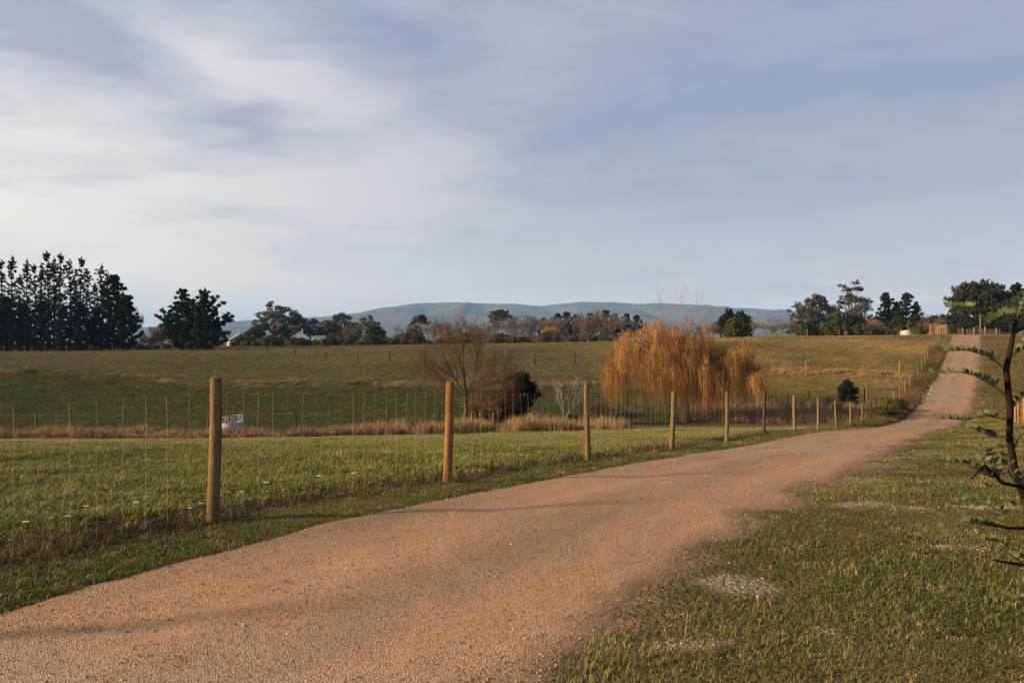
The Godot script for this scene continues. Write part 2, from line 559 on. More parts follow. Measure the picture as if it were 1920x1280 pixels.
func soil_col(x: float, d: float) -> Color:
	var n := drive_n(x, d)
	var a := n_mid.get_noise_2d(x, d)
	var s := n_small.get_noise_2d(x * 1.3, d * 1.3)
	var b := n_big.get_noise_2d(x, d)
	var c: Color
	if d > 135.0:
		c = mixc(Color(0.105, 0.095, 0.05), Color(0.125, 0.108, 0.055), 0.5 + b)
	elif n > 1.0:
		c = mixc(Color(0.105, 0.092, 0.035), Color(0.16, 0.12, 0.055), 0.45 + a * 0.9 + s * 0.6)
		c = mixc(c, Color(0.27, 0.225, 0.175), bare_patch(x, d))
		c = mixc(mixc(Color(0.25, 0.18, 0.125), Color(0.15, 0.11, 0.07), 0.5 + s), c, smoothstep(1.65, 2.2, edge_n(x, d)))
	elif d < 60.0 and d < bank_d(x) + 0.5 and n < 0.0:
		c = mixc(Color(0.10, 0.105, 0.03), Color(0.15, 0.13, 0.045), 0.4 + a)
		c = mixc(c, mixc(Color(0.032, 0.03, 0.017), Color(0.085, 0.06, 0.038), 0.3 + s), strip_w(x, d))
		c = mixc(Color(0.26, 0.17, 0.11), c, smoothstep(1.5, 1.7, -n + 0.12 * s))
	else:
		var low := Color(0.045, 0.064, 0.024)
		var up := Color(0.106, 0.098, 0.058)
		if x < 14.0 + 0.1 * d and d < 140.0 and drive_n(x, d) < -8.0:
			var e := d - scarp_d(x)
			c = mixc(mixc(low, Color(0.075, 0.075, 0.034), 0.35 + s), mixc(up, Color(0.084, 0.086, 0.046), 0.5 + b * 1.4), smoothstep(-1.0, 1.5, e))
			c = mixc(c, Color(0.25, 0.19, 0.11), 0.8 * smoothstep(0.12, 0.3, a + 0.1) * (1.0 - smoothstep(0.0, 0.8, absf(e - 0.1))))
			var hill_t := smoothstep(4.0, 14.0, x) * smoothstep(62.0, 76.0, d)
			c = mixc(c, Color(0.18, 0.13, 0.055), hill_t * 0.7)
		else:
			c = mixc(Color(0.115, 0.1, 0.04), Color(0.28, 0.2, 0.085), 0.55 + b * 1.1 + s * 0.5)
			c = mixc(Color(0.085, 0.085, 0.03), c, smoothstep(56.0, 70.0, d))
		if d < bank_d(x) + 9.0:
			c = mixc(Color(0.16, 0.105, 0.06), c, smoothstep(bank_d(x) + 5.0, bank_d(x) + 9.0, d))
	return c

func row_ds(from: float, to: float, least: float, grow: float) -> PackedFloat32Array:
	var r := PackedFloat32Array()
	var d := from
	while d < to:
		r.append(d)
		d += maxf(least, grow * absf(d))
	r.append(to)
	return r

func sheet(xs_of: Callable, ds: PackedFloat32Array, cols: int, height: Callable, colour: Callable) -> ArrayMesh:
	var g := Geo.new()
	var rows := ds.size()
	var pts := PackedVector3Array(); pts.resize(rows * cols)
	var cs := PackedColorArray(); cs.resize(rows * cols)
	for j in rows:
		for i in cols:
			var x: float = xs_of.call(float(i) / (cols - 1), ds[j])
			pts[j * cols + i] = Vector3(x, height.call(x, ds[j]), -ds[j])
			cs[j * cols + i] = colour.call(x, ds[j])
	var ns := PackedVector3Array(); ns.resize(rows * cols)
	for j in rows:
		for i in cols:
			var l := pts[j * cols + maxi(i - 1, 0)]; var r := pts[j * cols + mini(i + 1, cols - 1)]
			var f := pts[mini(j + 1, rows - 1) * cols + i]; var k := pts[maxi(j - 1, 0) * cols + i]
			ns[j * cols + i] = (r - l).cross(f - k).normalized()
	var ix := PackedInt32Array(); ix.resize((rows - 1) * (cols - 1) * 6)
	var at := 0
	for j in rows - 1:
		for i in cols - 1:
			var a := j * cols + i
			ix[at] = a; ix[at + 1] = a + cols; ix[at + 2] = a + cols + 1
			ix[at + 3] = a; ix[at + 4] = a + cols + 1; ix[at + 5] = a + 1
			at += 6
	g.v = pts; g.n = ns; g.c = cs; g.ix = ix
	return g.mesh()

func make_ground() -> void:
	var ds := row_ds(-60.0, -4.0, 4.0, 0.1)
	ds.append_array(row_ds(-3.5, 2.5, 0.5, 0.0))
	ds.append_array(row_ds(2.6, 14000.0, 0.09, 0.016))
	var o := part("ground", sheet(func(u, d): return (u - 0.5) * 2.0 * (9.0 + 1.15 * absf(d)),
			ds, 300,
			func(x, d):
				var off := edge_n(x, d)
				return hgt(x, d) - (0.07 * (1.0 - smoothstep(1.45, 1.8, off)) if d < 128.0 else 0.0),
			soil_col), M.soil, self)
	tag(o, "rolling pasture ground with green and dry brown turf", "ground", "", "structure")

func make_drive() -> void:
	var ds := row_ds(-14.0, 1.8, 0.5, 0.0)
	ds.append_array(row_ds(2.0, 127.0, 0.05, 0.012))
	var col := func(x, d):
		var n := drive_n(x, d)
		# patches drawn out along the way the wheels run
		var a := 0.6 * n_mid.get_noise_2d(n * 5.0, d * 0.45) + 0.6 * n_mid.get_noise_2d(x * 1.1, d * 0.8)
		var s := n_small.get_noise_2d(n * 2.2, d * 0.5 + 30.0)
		var track := exp(-pow((absf(n + 0.05) - 0.72) / 0.3, 2.0))
		var c := mixc(Color(0.43, 0.305, 0.21), Color(0.275, 0.215, 0.175), 0.45 + 0.9 * a + 0.5 * s)
		c = mixc(c, Color(0.46, 0.325, 0.22), track * 0.5)
		c = mixc(c, Color(0.38, 0.31, 0.255), smoothstep(0.2, 0.55, n_mid.get_noise_2d(x * 0.7 + 60.0, d * 0.5)))
		c = mixc(c, Color(0.25, 0.185, 0.135), smoothstep(1.35, 1.8, edge_n(x, d)))
		return c
	var o := part("gravel_drive", sheet(
			func(u, d): return LEAN * d + drive_c(d) + (0.15 + (u - 0.5) * 2.0 * 2.45) / 0.848,
			ds, 66,
			func(x, d):
				var n := absf(drive_n(x, d))
				var n2 := edge_n(x, d)
				var track := exp(-pow((n - 0.72) / 0.28, 2.0))
				return bare_h(x, d) + 0.012 - 0.02 * track + 0.012 * n_small.get_noise_2d(x * 2.0, d * 2.0) + 0.006 * n_small.get_noise_2d(x * 7.0, d * 7.0) - 0.08 * smoothstep(1.5, 2.0, n2),
			col), M.gravel, self)
	tag(o, "long straight gravel drive of reddish brown stone running over the rise", "road", "", "structure")
	# loose stones
	var g := Geo.new()
	var r := RandomNumberGenerator.new(); r.seed = 3
	var pts := []
	for k in 12:
		var y := 1.0 - 2.0 * (k + 0.5) / 12.0
		var a := k * 2.399
		pts.append(Vector3(cos(a) * sqrt(1 - y * y), y * 0.62, sin(a) * sqrt(1 - y * y)) * r.randf_range(0.8, 1.2))
	var hull := SphereMesh.new()
	hull.radial_segments = 6; hull.rings = 3; hull.radius = 1.0; hull.height = 2.0
	var arr := hull.get_mesh_arrays()
	var vs: PackedVector3Array = arr[Mesh.ARRAY_VERTEX]
	var id: PackedInt32Array = arr[Mesh.ARRAY_INDEX]
	for k in vs.size():
		var p := vs[k]
		vs[k] = Vector3(p.x, p.y * 0.6, p.z) * (1.0 + 0.22 * sin(p.x * 5.0 + p.z * 7.0) + 0.15 * sin(p.y * 9.0 + p.x * 3.0))
	for k in range(0, id.size(), 3):
		var a := vs[id[k]]; var b := vs[id[k + 1]]; var c := vs[id[k + 2]]
		if (c - a).cross(b - a).length() > 1e-5:
			g.tri_to(a, b, c, (a + b + c).normalized(), 0.0)
	meshes.stone = g.mesh()
	var sc := Scatter.new()
	for k in 60000:
		var d := 2.2 + 26.0 * pow(rng.randf(), 2.2)
		var n := rng.randf_range(-1.65, 2.1)
		var x := LEAN * d + drive_c(d) + n / 0.848
		if absf(x) > 0.72 * d + 1.5: continue
		var heap := 0.5 + 0.5 * exp(-pow((absf(n) - 1.45) / 0.3, 2.0)) + 0.4 * exp(-pow(n / 0.3, 2.0)) + 0.5 * n_mid.get_noise_2d(x, d)
		if rng.randf() > heap: continue
		var s := 0.0024 + 0.006 * pow(rng.randf(), 4.0)
		if rng.randf() < 0.0015: s *= 2.2
		var t := rng.randf()
		var c := Color(0.26, 0.185, 0.13).lerp(Color(0.33, 0.255, 0.195), t)
		if rng.randf() < 0.012: c = Color(0.42, 0.4, 0.38)
		elif rng.randf() < 0.35: c = Color(0.15, 0.11, 0.09)
		var track := exp(-pow((absf(n) - 0.72) / 0.28, 2.0))
		sc.add(Vector3(x, bare_h(x, d) + 0.014 - 0.02 * track - 0.08 * smoothstep(1.5, 2.0, edge_n(x, d)) + s * 0.25, -d), rng.randf() * TAU, Vector3(s * rng.randf_range(0.8, 1.5), s, s), c, rng.randf_range(-0.3, 0.3))
	for k in 420:
		var d := 61.5 + rng.randfn(0.0, 3.2)
		var x := LEAN * d + drive_c(d) - (1.5 + 0.25 * n_mid.get_noise_2d(d * 2.0, 4.0) + absf(rng.randfn(0.0, 0.5))) / 0.848
		var s := 0.012 + 0.05 * pow(rng.randf(), 2.5)
		sc.add(P(x, d, s * 0.2), rng.randf() * TAU, Vector3(s * 1.3, s, s), vary(Color(0.37, 0.31, 0.25), 0.3), 0.2)
	for k in 2600:
		var q: Array = PATCHES[rng.randi() % PATCHES.size()]
		var x: float = q[0] + rng.randfn(0.0, 0.7) * q[2]
		var d: float = q[1] + rng.randfn(0.0, 0.7) * q[3]
		if drive_n(x, d) < 1.2: continue
		var s := 0.002 + 0.007 * pow(rng.randf(), 3.0)
		sc.add(P(x, d, s * 0.2), rng.randf() * TAU, Vector3(s * 1.3, s, s), vary(Color(0.25, 0.21, 0.165), 0.35), 0.2)
	var st := sc.build("loose_gravel", meshes.stone, M.stone, self)
	tag(st, "loose gravel stones scattered over the brown drive", "gravel", "", "stuff")

class Scatter:
	var buf := PackedFloat32Array()
	func add(at: Vector3, turn: float, s: Vector3, c: Color, lean := 0.0) -> void:
		var b := Basis(Vector3.UP, turn) * Basis(Vector3.RIGHT, lean) * Basis.from_scale(s)
		buf.append_array(PackedFloat32Array([b.x.x, b.y.x, b.z.x, at.x, b.x.y, b.y.y, b.z.y, at.y, b.x.z, b.y.z, b.z.z, at.z, c.r, c.g, c.b, 1.0]))
	func build(called: String, m: Mesh, mt: Material, parent: Node) -> MultiMeshInstance3D:
		var mm := MultiMesh.new()
		mm.transform_format = MultiMesh.TRANSFORM_3D
		mm.use_colors = true
		mm.mesh = m
		mm.instance_count = buf.size() / 16
		mm.buffer = buf
		var o := MultiMeshInstance3D.new()
		o.multimesh = mm
		o.material_override = mt
		o.name = called
		parent.add_child(o, true)
		return o

func make_hills() -> void:
	var ridge := [[-400, 632], [200, 622], [330, 616], [420, 610], [465, 604], [560, 598], [640, 594], [690, 588], [740, 578], [800, 570], [850, 568], [900, 570], [960, 571.5], [1010, 575], [1050, 571], [1090, 567], [1130, 568], [1180, 573], [1220, 570], [1260, 571], [1300, 574], [1360, 579], [1440, 583], [1520, 594], [1600, 606], [1750, 618], [2300, 632]]
	var top := func(px: float) -> float:
		for k in ridge.size() - 1:
			if px <= ridge[k + 1][0]:
				var t: float = clampf((px - ridge[k][0]) / (ridge[k + 1][0] - ridge[k][0]), 0.0, 1.0)
				t = t * t * (3.0 - 2.0 * t) * 0.5 + t * 0.5
				return lerpf(ridge[k][1], ridge[k + 1][1], t)
		return 635.0
	var fine := noise(0.0015, 61, 5)
	var gul := noise(0.0008, 62, 3)
	var ds := row_ds(3600.0, 13500.0, 165.0, 0.0)
	var o := part("hills", sheet(
			func(u, d): return (u - 0.5) * 2.0 * 9200.0,
			ds, 260,
			func(x, d):
				# a long range whose crest lies about 9 km off
				var px: float = 960.0 + 1450.0 * x / 9000.0
				var crest: float = (640.0 - top.call(px)) / 1450.0 * 9000.0 + EYE
				var rise := smoothstep(4000.0, 9000.0, d) if d < 9000.0 else 1.0 - 0.8 * smoothstep(9000.0, 13500.0, d)
				var spur := 1.0 - absf(gul.get_noise_2d(x * 1.3, d * 0.5)) * 1.5
				var body := 1.0 - smoothstep(0.75, 1.0, rise)
				return -14.0 + (crest + 14.0) * rise * lerpf(1.0, 0.62 + 0.38 * spur, body) + (66.0 * rise * body + 8.0) * fine.get_noise_2d(x, d),
			func(x, d):
				var b := fine.get_noise_2d(x * 1.5, d * 1.5 + 500.0)
				return mixc(Color(0.12, 0.11, 0.065), Color(0.05, 0.058, 0.04), smoothstep(-0.05, 0.3, b))), M.hill, self)
	tag(o, "long blue hazy range of low hills on the horizon", "hills", "", "structure")

# ---------------------------------------------------------------- grass
func tuft(blades: int, tall: float, wide: float, spread: float, droop: float, sd: int, shade := 0.25) -> ArrayMesh:
	var g := Geo.new()
	var r := RandomNumberGenerator.new(); r.seed = sd
	for k in blades:
		var a := r.randf() * TAU
		var q := sqrt(r.randf()) * spread
		var p := Vector3(cos(a) * q, -0.01, sin(a) * q)
		var b := r.randf() * TAU
		var out := Vector3(cos(b), 0, sin(b))
		var side := Vector3(-out.z, 0, out.x)
		var h := tall * r.randf_range(0.45, 1.1)
		var dr := droop * r.randf_range(0.3, 1.3)
		var mid := p + Vector3(0, h * 0.6, 0) + out * h * dr * 0.35
		var tip := p + Vector3(0, h * (1.0 - 0.3 * dr), 0) + out * h * dr
		var tone := r.randf_range(1.0 - shade, 1.0 + shade)
		g.tint = Color(tone, tone * r.randf_range(0.93, 1.05), tone)
		var nn := (Vector3.UP * 0.6 + out * 0.4).normalized()
		var w := wide * r.randf_range(0.6, 1.2)
		g.tri_to(p - side * w, p + side * w, mid + side * w * 0.8, nn, 0.15)
		g.tri_to(p - side * w, mid + side * w * 0.8, mid - side * w * 0.8, nn, 0.15)
		g.tri_to(mid - side * w * 0.8, mid + side * w * 0.8, tip, nn, 0.15)
	return g.mesh()

func vary(c: Color, amount: float) -> Color:
	var k := 1.0 + rng.randf_range(-amount, amount)
	return Color(c.r * k * (1.0 + rng.randf_range(-0.08, 0.08)), c.g * k, c.b * k)

func make_grass() -> void:
	var turf := [tuft(30, 0.026, 0.0021, 0.06, 1.3, 101), tuft(24, 0.042, 0.0022, 0.055, 1.0, 102)]
	var lush := [tuft(20, 0.15, 0.0042, 0.07, 0.7, 103), tuft(24, 0.11, 0.004, 0.09, 0.9, 104)]
	var paddock := tuft(26, 0.09, 0.009, 0.22, 0.9, 105)
	var rank := tuft(36, 0.62, 0.006, 0.16, 0.45, 106, 0.35)
	var stalk := tuft(12, 0.3, 0.0025, 0.06, 0.35, 107, 0.3)
	var sv := [Scatter.new(), Scatter.new()]
	var sl := [Scatter.new(), Scatter.new()]
	var sp := Scatter.new()
	var sr := Scatter.new()
	var ss := Scatter.new()
	# short turf on both verges
	var d := 2.6
	while d < 46.0:
		var step := 0.027 + 0.0036 * d
		var x0 := maxf(LEAN * d + drive_c(d) - 3.3, -0.72 * d - 1.2)
		var x1 := minf(0.72 * d + 1.6, LEAN * d + drive_c(d) + 9.0)
		var x := x0
		while x < x1:
			var qx := x + rng.randf_range(-0.5, 0.5) * step
			var qd := d + rng.randf_range(-0.5, 0.5) * step
			x += step
			var n := drive_n(qx, qd)
			var s := n_small.get_noise_2d(qx * 1.3, qd * 1.3)
			var a := n_mid.get_noise_2d(qx * 1.5, qd * 1.5)
			var keep := 0.0
			if n > 0:
				keep = smoothstep(1.62, 2.15, edge_n(qx, qd) + 0.1 * a) * (1.0 - bare_patch(qx, qd)) * (0.78 + 0.9 * s)
			elif n < -1.4:
				keep = smoothstep(1.6, 1.85, edge_n(qx, qd)) * (1.0 - 0.8 * strip_w(qx, qd)) * (1.0 if n > -2.7 else 0.3)
			if rng.randf() > keep: continue
			var c := mixc(mixc(Color(0.062, 0.082, 0.022), Color(0.095, 0.105, 0.03), 0.5 + 1.5 * a), Color(0.175, 0.155, 0.058), 0.2 + 1.3 * n_mid.get_noise_2d(qx * 1.4 + 20.0, qd * 1.4) + 0.7 * s)
			if n < 0.0: c = mixc(c, Color(0.075, 0.085, 0.026), 0.45)
			if rng.randf() < 0.07: c = Color(0.28, 0.21, 0.11)
			var k := 0 if rng.randf() < 0.6 else 1
			var sz := rng.randf_range(0.7, 1.3) * (1.0 + 0.018 * qd) * (1.0 + 0.9 * maxf(a, -0.3))
			sv[k].add(P(qx, qd), rng.randf() * TAU, Vector3(sz, sz * rng.randf_range(0.8, 1.3), sz), vary(c, 0.3), rng.randf_range(-0.25, 0.25))
		d += step
	for k in 1500:
		var q: Array = PATCHES[rng.randi() % PATCHES.size()]
		var x: float = q[0] + rng.randfn(0.0, 0.9) * q[2]
		var d2: float = q[1] + rng.randfn(0.0, 0.9) * q[3]
		if edge_n(x, d2) < 1.6: continue
		var z := rng.randf_range(0.5, 0.9)
		sv[0].add(P(x, d2), rng.randf() * TAU, Vector3(z, z * 0.6, z), vary(mixc(Color(0.24, 0.18, 0.1), Color(0.1, 0.1, 0.035), rng.randf()), 0.25))
	# lush paddock between the fence and the stream
	d = 5.0
	while d < 46.0:
		var step := 0.05 + 0.0042 * d
		var x0 := -0.72 * d - 1.6
		var x1 := minf(0.72 * d + 2.0, LEAN * d + drive_c(d) - 2.75 / 0.848)
		var x := x0
		while x < x1:
			var qx := x + rng.randf_range(-0.5, 0.5) * step
			var qd := d + rng.randf_range(-0.5, 0.5) * step
			x += step
			if qd > bank_d(qx) + 0.2: continue
			var s := n_small.get_noise_2d(qx, qd)
			var a := n_mid.get_noise_2d(qx * 1.2 + 7.0, qd * 1.2)
			var st := strip_w(qx, qd)
			if rng.randf() < st * 0.93: continue
			var lushness := 1.0 - smoothstep(15.0, 26.0, qd + 5.0 * a)
			if rng.randf() > 0.86 + 0.4 * s: continue
			var c := mixc(mixc(Color(0.21, 0.185, 0.055), Color(0.145, 0.15, 0.042), 0.5 + a), mixc(Color(0.082, 0.108, 0.022), Color(0.16, 0.168, 0.036), 0.5 + 1.1 * a + 0.6 * s), lushness)
			if rng.randf() < 0.14: c = Color(0.25, 0.22, 0.075)
			var k := 0 if rng.randf() < 0.45 * lushness + 0.1 else 1
			var hh := rng.randf_range(0.7, 1.2) * lerpf(0.45, 0.75 + 0.6 * maxf(s + a, -0.4), lushness) * (1.0 - 0.4 * st)
			var w := rng.randf_range(0.8, 1.2) * (1.0 + 0.02 * qd)
			sl[k].add(P(qx, qd), rng.randf() * TAU, Vector3(w, hh, w), vary(c, 0.2))
		d += step
	# pasture beyond the stream
	d = 38.0
	while d < 240.0:
		var step := 0.16 + 0.0046 * d
		var x0 := -0.72 * d - 2.0
		var x1 := 0.72 * d + 2.0
		var x := x0
		while x < x1:
			var qx := x + rng.randf_range(-0.5, 0.5) * step
			var qd := d + rng.randf_range(-0.5, 0.5) * step
			x += step
			if qd < bank_d(qx) + 7.0 and drive_n(qx, qd) < 0.0: continue
			var n := drive_n(qx, qd)
			if absf(n) < 1.75 + 0.3 * rng.randf() and qd < 130.0: continue
			var s := n_small.get_noise_2d(qx * 0.5, qd * 0.5)
			if rng.randf() > 0.7 + 0.8 * s: continue
			var c := soil_col(qx, qd)
			c = Color(c.r * 1.05, c.g * 1.06, c.b * 0.95)
			if rng.randf() < 0.12: c = c.lerp(Color(0.25, 0.19, 0.085), 0.6)
			var w := rng.randf_range(0.7, 1.3) * (0.8 + 0.009 * qd)
			sp.add(P(qx, qd), rng.randf() * TAU, Vector3(w, rng.randf_range(0.5, 1.25) * (1.0 + 0.006 * qd), w), vary(c, 0.2))
		d += step
	# rank dry grass along the stream, along the far fences and the terrace lip
	for k in 6000:
		var x := rng.randf_range(-36.0, 5.5)
		var dd := bank_d(x) + 6.5 * pow(rng.randf(), 1.5)
		var a := n_mid.get_noise_2d(x * 0.8 + 70.0, dd)
		var gap := n_mid.get_noise_2d(x * 2.2 + 11.0, dd * 1.2)
		if x > 3.0 and rng.randf() > 0.4: continue
		if gap < -0.18: continue
		var c := mixc(Color(0.2, 0.13, 0.09), Color(0.28, 0.195, 0.09), 0.25 + 0.55 * smoothstep(-10.0, 2.0, x) + a)
		var hh := rng.randf_range(0.3, 1.15) * (0.62 + 0.4 * smoothstep(-12.0, -2.0, x) + 0.6 * a + 0.6 * gap)
		sr.add(P(x, dd), rng.randf() * TAU, Vector3(1.1, hh, 1.1), vary(c, 0.35), rng.randf_range(-0.3, 0.4))
	for k in 1400:
		var x := rng.randf_range(12.0, 28.0)
		var dd := rng.randf_range(44.0, 53.0) + 0.1 * (x - 12.0)
		if drive_n(x, dd) > -3.0: continue
		sr.add(P(x, dd), rng.randf() * TAU, Vector3(1.3, rng.randf_range(0.5, 1.2), 1.3), vary(mixc(Color(0.11, 0.07, 0.05), Color(0.2, 0.14, 0.07), rng.randf()), 0.3), rng.randf_range(-0.3, 0.3))
	for k in 1500:
		var x := rng.randf_range(-46.0, 12.0)
		var dd := scarp_d(x) + rng.randf_range(-1.2, 1.6)
		if n_mid.get_noise_2d(x * 1.5, dd * 3.0 + 90.0) < 0.08: continue
		sr.add(P(x, dd), rng.randf() * TAU, Vector3(1.2, rng.randf_range(0.15, 0.45), 1.2), vary(Color(0.22, 0.17, 0.085), 0.3))
	for k in 1200:
		var x := rng.randf_range(25.0, 37.0)
		var dd := 73.5 + (x - 30.0) * 0.05 + rng.randf_range(-1.0, 1.0) * rng.randf_range(0.3, 3.5)
		if drive_n(x, dd) > -3.2 or n_mid.get_noise_2d(x * 1.6, dd * 2.0) < -0.02: continue
		sr.add(P(x, dd), rng.randf() * TAU, Vector3(1.6, rng.randf_range(0.12, 0.5), 1.6), vary(Color(0.31, 0.2, 0.095), 0.25), rng.randf_range(-0.3, 0.3))
	# dead stalks under the netting and between fence and drive on the slope
	for k in 1300:
		var dd := 4.5 + 34.0 * pow(rng.randf(), 1.4)
		var n := rng.randf_range(-3.3, -2.45)
		var x := LEAN * dd + drive_c(dd) + n / 0.848
		var a := n_mid.get_noise_2d(x * 1.4 + 3.0, dd * 1.4)
		if a < -0.12: continue
		ss.add(P(x, dd), rng.randf() * TAU, Vector3(1.0, rng.randf_range(0.15, 0.6), 1.0), vary(mixc(Color(0.15, 0.1, 0.06), Color(0.05, 0.065, 0.022), rng.randf()), 0.3), rng.randf_range(-0.2, 0.2))
	for k in 2600:
		var dd := rng.randf_range(38.0, 92.0)
		var n := rng.randf_range(-3.6, -1.9)
		var x := LEAN * dd + drive_c(dd) + n / 0.848
		var a := n_mid.get_noise_2d(x * 0.7, dd * 0.7)
		sr.add(P(x, dd), rng.randf() * TAU, Vector3(0.9, rng.randf_range(0.2, 0.65), 0.9), vary(mixc(Color(0.07, 0.075, 0.025), Color(0.17, 0.1, 0.055), 0.45 + 1.2 * a), 0.3), rng.randf_range(-0.3, 0.3))
	tag(sv[0].build("verge_turf", turf[0], M.grass, self), "short worn turf along both edges of the drive", "grass", "", "stuff")
	tag(sv[1].build("verge_grass", turf[1], M.grass, self), "slightly longer grass blades among the verge turf", "grass", "", "stuff")
	tag(sl[0].build("paddock_grass", lush[0], M.grass, self), "tall lush green grass behind the netting fence", "grass", "", "stuff")
	tag(sl[1].build("paddock_turf", lush[1], M.grass, self), "low yellowish green turf between netting fence and stream", "grass", "", "stuff")
	tag(sp.build("pasture_grass", paddock, M.grass, self), "grazed olive and golden pasture beyond the stream", "grass", "", "stuff")
	tag(sr.build("dry_grass", rank, M.dry, self), "rank dry pinkish brown grass along the stream bank", "dry grass", "", "stuff")
	tag(ss.build("dead_stalks", stalk, M.dry, self), "thin dead weed stalks in the dark strip under the netting", "weeds", "", "stuff")

# ---------------------------------------------------------------- trees
func rdir(r: RandomNumberGenerator) -> Vector3:
	var y := r.randf_range(-1.0, 1.0)
	var a := r.randf() * TAU
	var q := sqrt(1.0 - y * y)
	return Vector3(cos(a) * q, y, sin(a) * q)

# a clump of leaf-sized faces spread through an ellipsoid, denser toward its skin
func clump(g: Geo, at: Vector3, rad: Vector3, count: int, size: float, r: RandomNumberGenerator, core: Vector3, flat := 0.0) -> void:
	for k in count:
		var o := rdir(r) * pow(r.randf(), 0.45)
		var p := at + Vector3(o.x * rad.x, o.y * rad.y, o.z * rad.z)
		var want := (p - core).normalized() * 0.6 + o * 0.5 + Vector3(0, 0.25, 0)
		want = want.normalized()
		var t := rdir(r)
		t.y *= 1.0 - flat
		t = t.normalized()
		var s := t.cross(rdir(r)).normalized()
		var z := size * r.randf_range(0.55, 1.35)
		var k2 := r.randf_range(0.72, 1.28)
		g.tint = Color(k2 * r.randf_range(0.92, 1.12), k2, k2 * r.randf_range(0.85, 1.1))
		g.tri_to(p - t * z * 0.5 - s * z * 0.22, p - t * z * 0.5 + s * z * 0.22, p + t * z * 0.6, want, 0.5)
		g.tri_to(p - t * z * 0.35, p + s * z * 0.45 + t * z * 0.1, p + t * z * 0.35 - s * z * 0.15, want, 0.5)

func tree_node(called: String, kind_name: String, label: String, category: String, wood: Geo, wood_mat: Material, leaf: Geo, leaf_m: Material) -> Node3D:
	var o := Node3D.new()
	o.name = called
	o.set_meta("kind_name", kind_name)
	part("trunk", wood.mesh(), wood_mat, o)
	if leaf != null:
		part("crown", leaf.mesh(), leaf_m, o)
	tag(o, label, category)
	return o

# conifer of height 1 unit = h metres; slim plantation pines and broad spreading ones
func pine(h: float, reach: float, from: float, sd: int, dens := 1.0, leaders := 1, leaf_size := 0.72) -> Array:
	var r := RandomNumberGenerator.new(); r.seed = sd
	var w := Geo.new(); var l := Geo.new()
	w.tint = Color(0.06, 0.05, 0.042)
	for q in leaders:
		var foot := Vector3.ZERO if q == 0 else Vector3(r.randf_range(-0.5, 0.5), 0, r.randf_range(-0.5, 0.5)) * reach * 0.5
		var hh := h * (1.0 if q == 0 else r.randf_range(0.75, 0.95))
		var bend := Vector3(r.randf_range(-1, 1), 0, r.randf_range(-1, 1)) * h * 0.015
		var path := []; var rad := []
		for k in 8:
			var t := k / 7.0
			path.append(foot * minf(t * 3.0, 1.0) + Vector3(0, hh * t, 0) + bend * sin(t * 4.0))
			rad.append(lerpf(h * 0.016, 0.03, t))
		w.tube(path, rad, 6)
		var y := from
		while y < 0.985:
			var t := (y - from) / (1.0 - from)
			var prof := reach * pow(1.0 - t, 0.8) * (0.55 + 0.45 * smoothstep(0.0, 0.25, t)) + 0.2
			prof *= r.randf_range(0.72, 1.12)
			var whorl := r.randi_range(4, 6)
			var a0 := r.randf() * TAU
			for b in whorl:
				if r.randf() > 0.9 * dens + 0.08: continue
				var a := a0 + TAU * b / whorl + r.randf_range(-0.35, 0.35)
				var ln := prof * r.randf_range(0.55, 1.15)
				var o := Vector3(cos(a), 0, sin(a))
				var p0 := foot * minf(y * 3.0, 1.0) + Vector3(0, hh * y, 0) + bend * sin(y * 4.0)
				var up := r.randf_range(0.1, 0.4) + 0.5 * t
				var p1 := p0 + o * ln * 0.55 + Vector3(0, ln * up * 0.3, 0)
				var p2 := p0 + o * ln + Vector3(0, ln * up * 0.8 + 0.25, 0)
				w.tube([p0, p1, p2], [0.035 + 0.012 * ln, 0.025 + 0.006 * ln, 0.012], 3)
				var steps := maxi(2, int(ln / 0.75))
				for s in steps:
					var f := lerpf(0.35, 1.02, float(s) / maxf(steps - 1, 1))
					var c := p0.lerp(p1, f * 2.0) if f < 0.5 else p1.lerp(p2, f * 2.0 - 1.0)
					c += Vector3(r.randf_range(-0.3, 0.3), r.randf_range(0.0, 0.25), r.randf_range(-0.3, 0.3))
					var cr := r.randf_range(0.4, 0.75) * lerpf(1.0, 0.55, t)
					clump(l, c, Vector3(cr, cr * 0.75, cr), int(17 * dens) + 4, leaf_size, r, Vector3(0, hh * y * 0.8, 0))
			y += r.randf_range(0.9, 1.5) / hh
		clump(l, Vector3(0, hh, 0) + foot, Vector3(0.25, 0.7, 0.25), 14, leaf_size * 0.8, r, Vector3(0, hh * 0.9, 0))
	return [w, l]

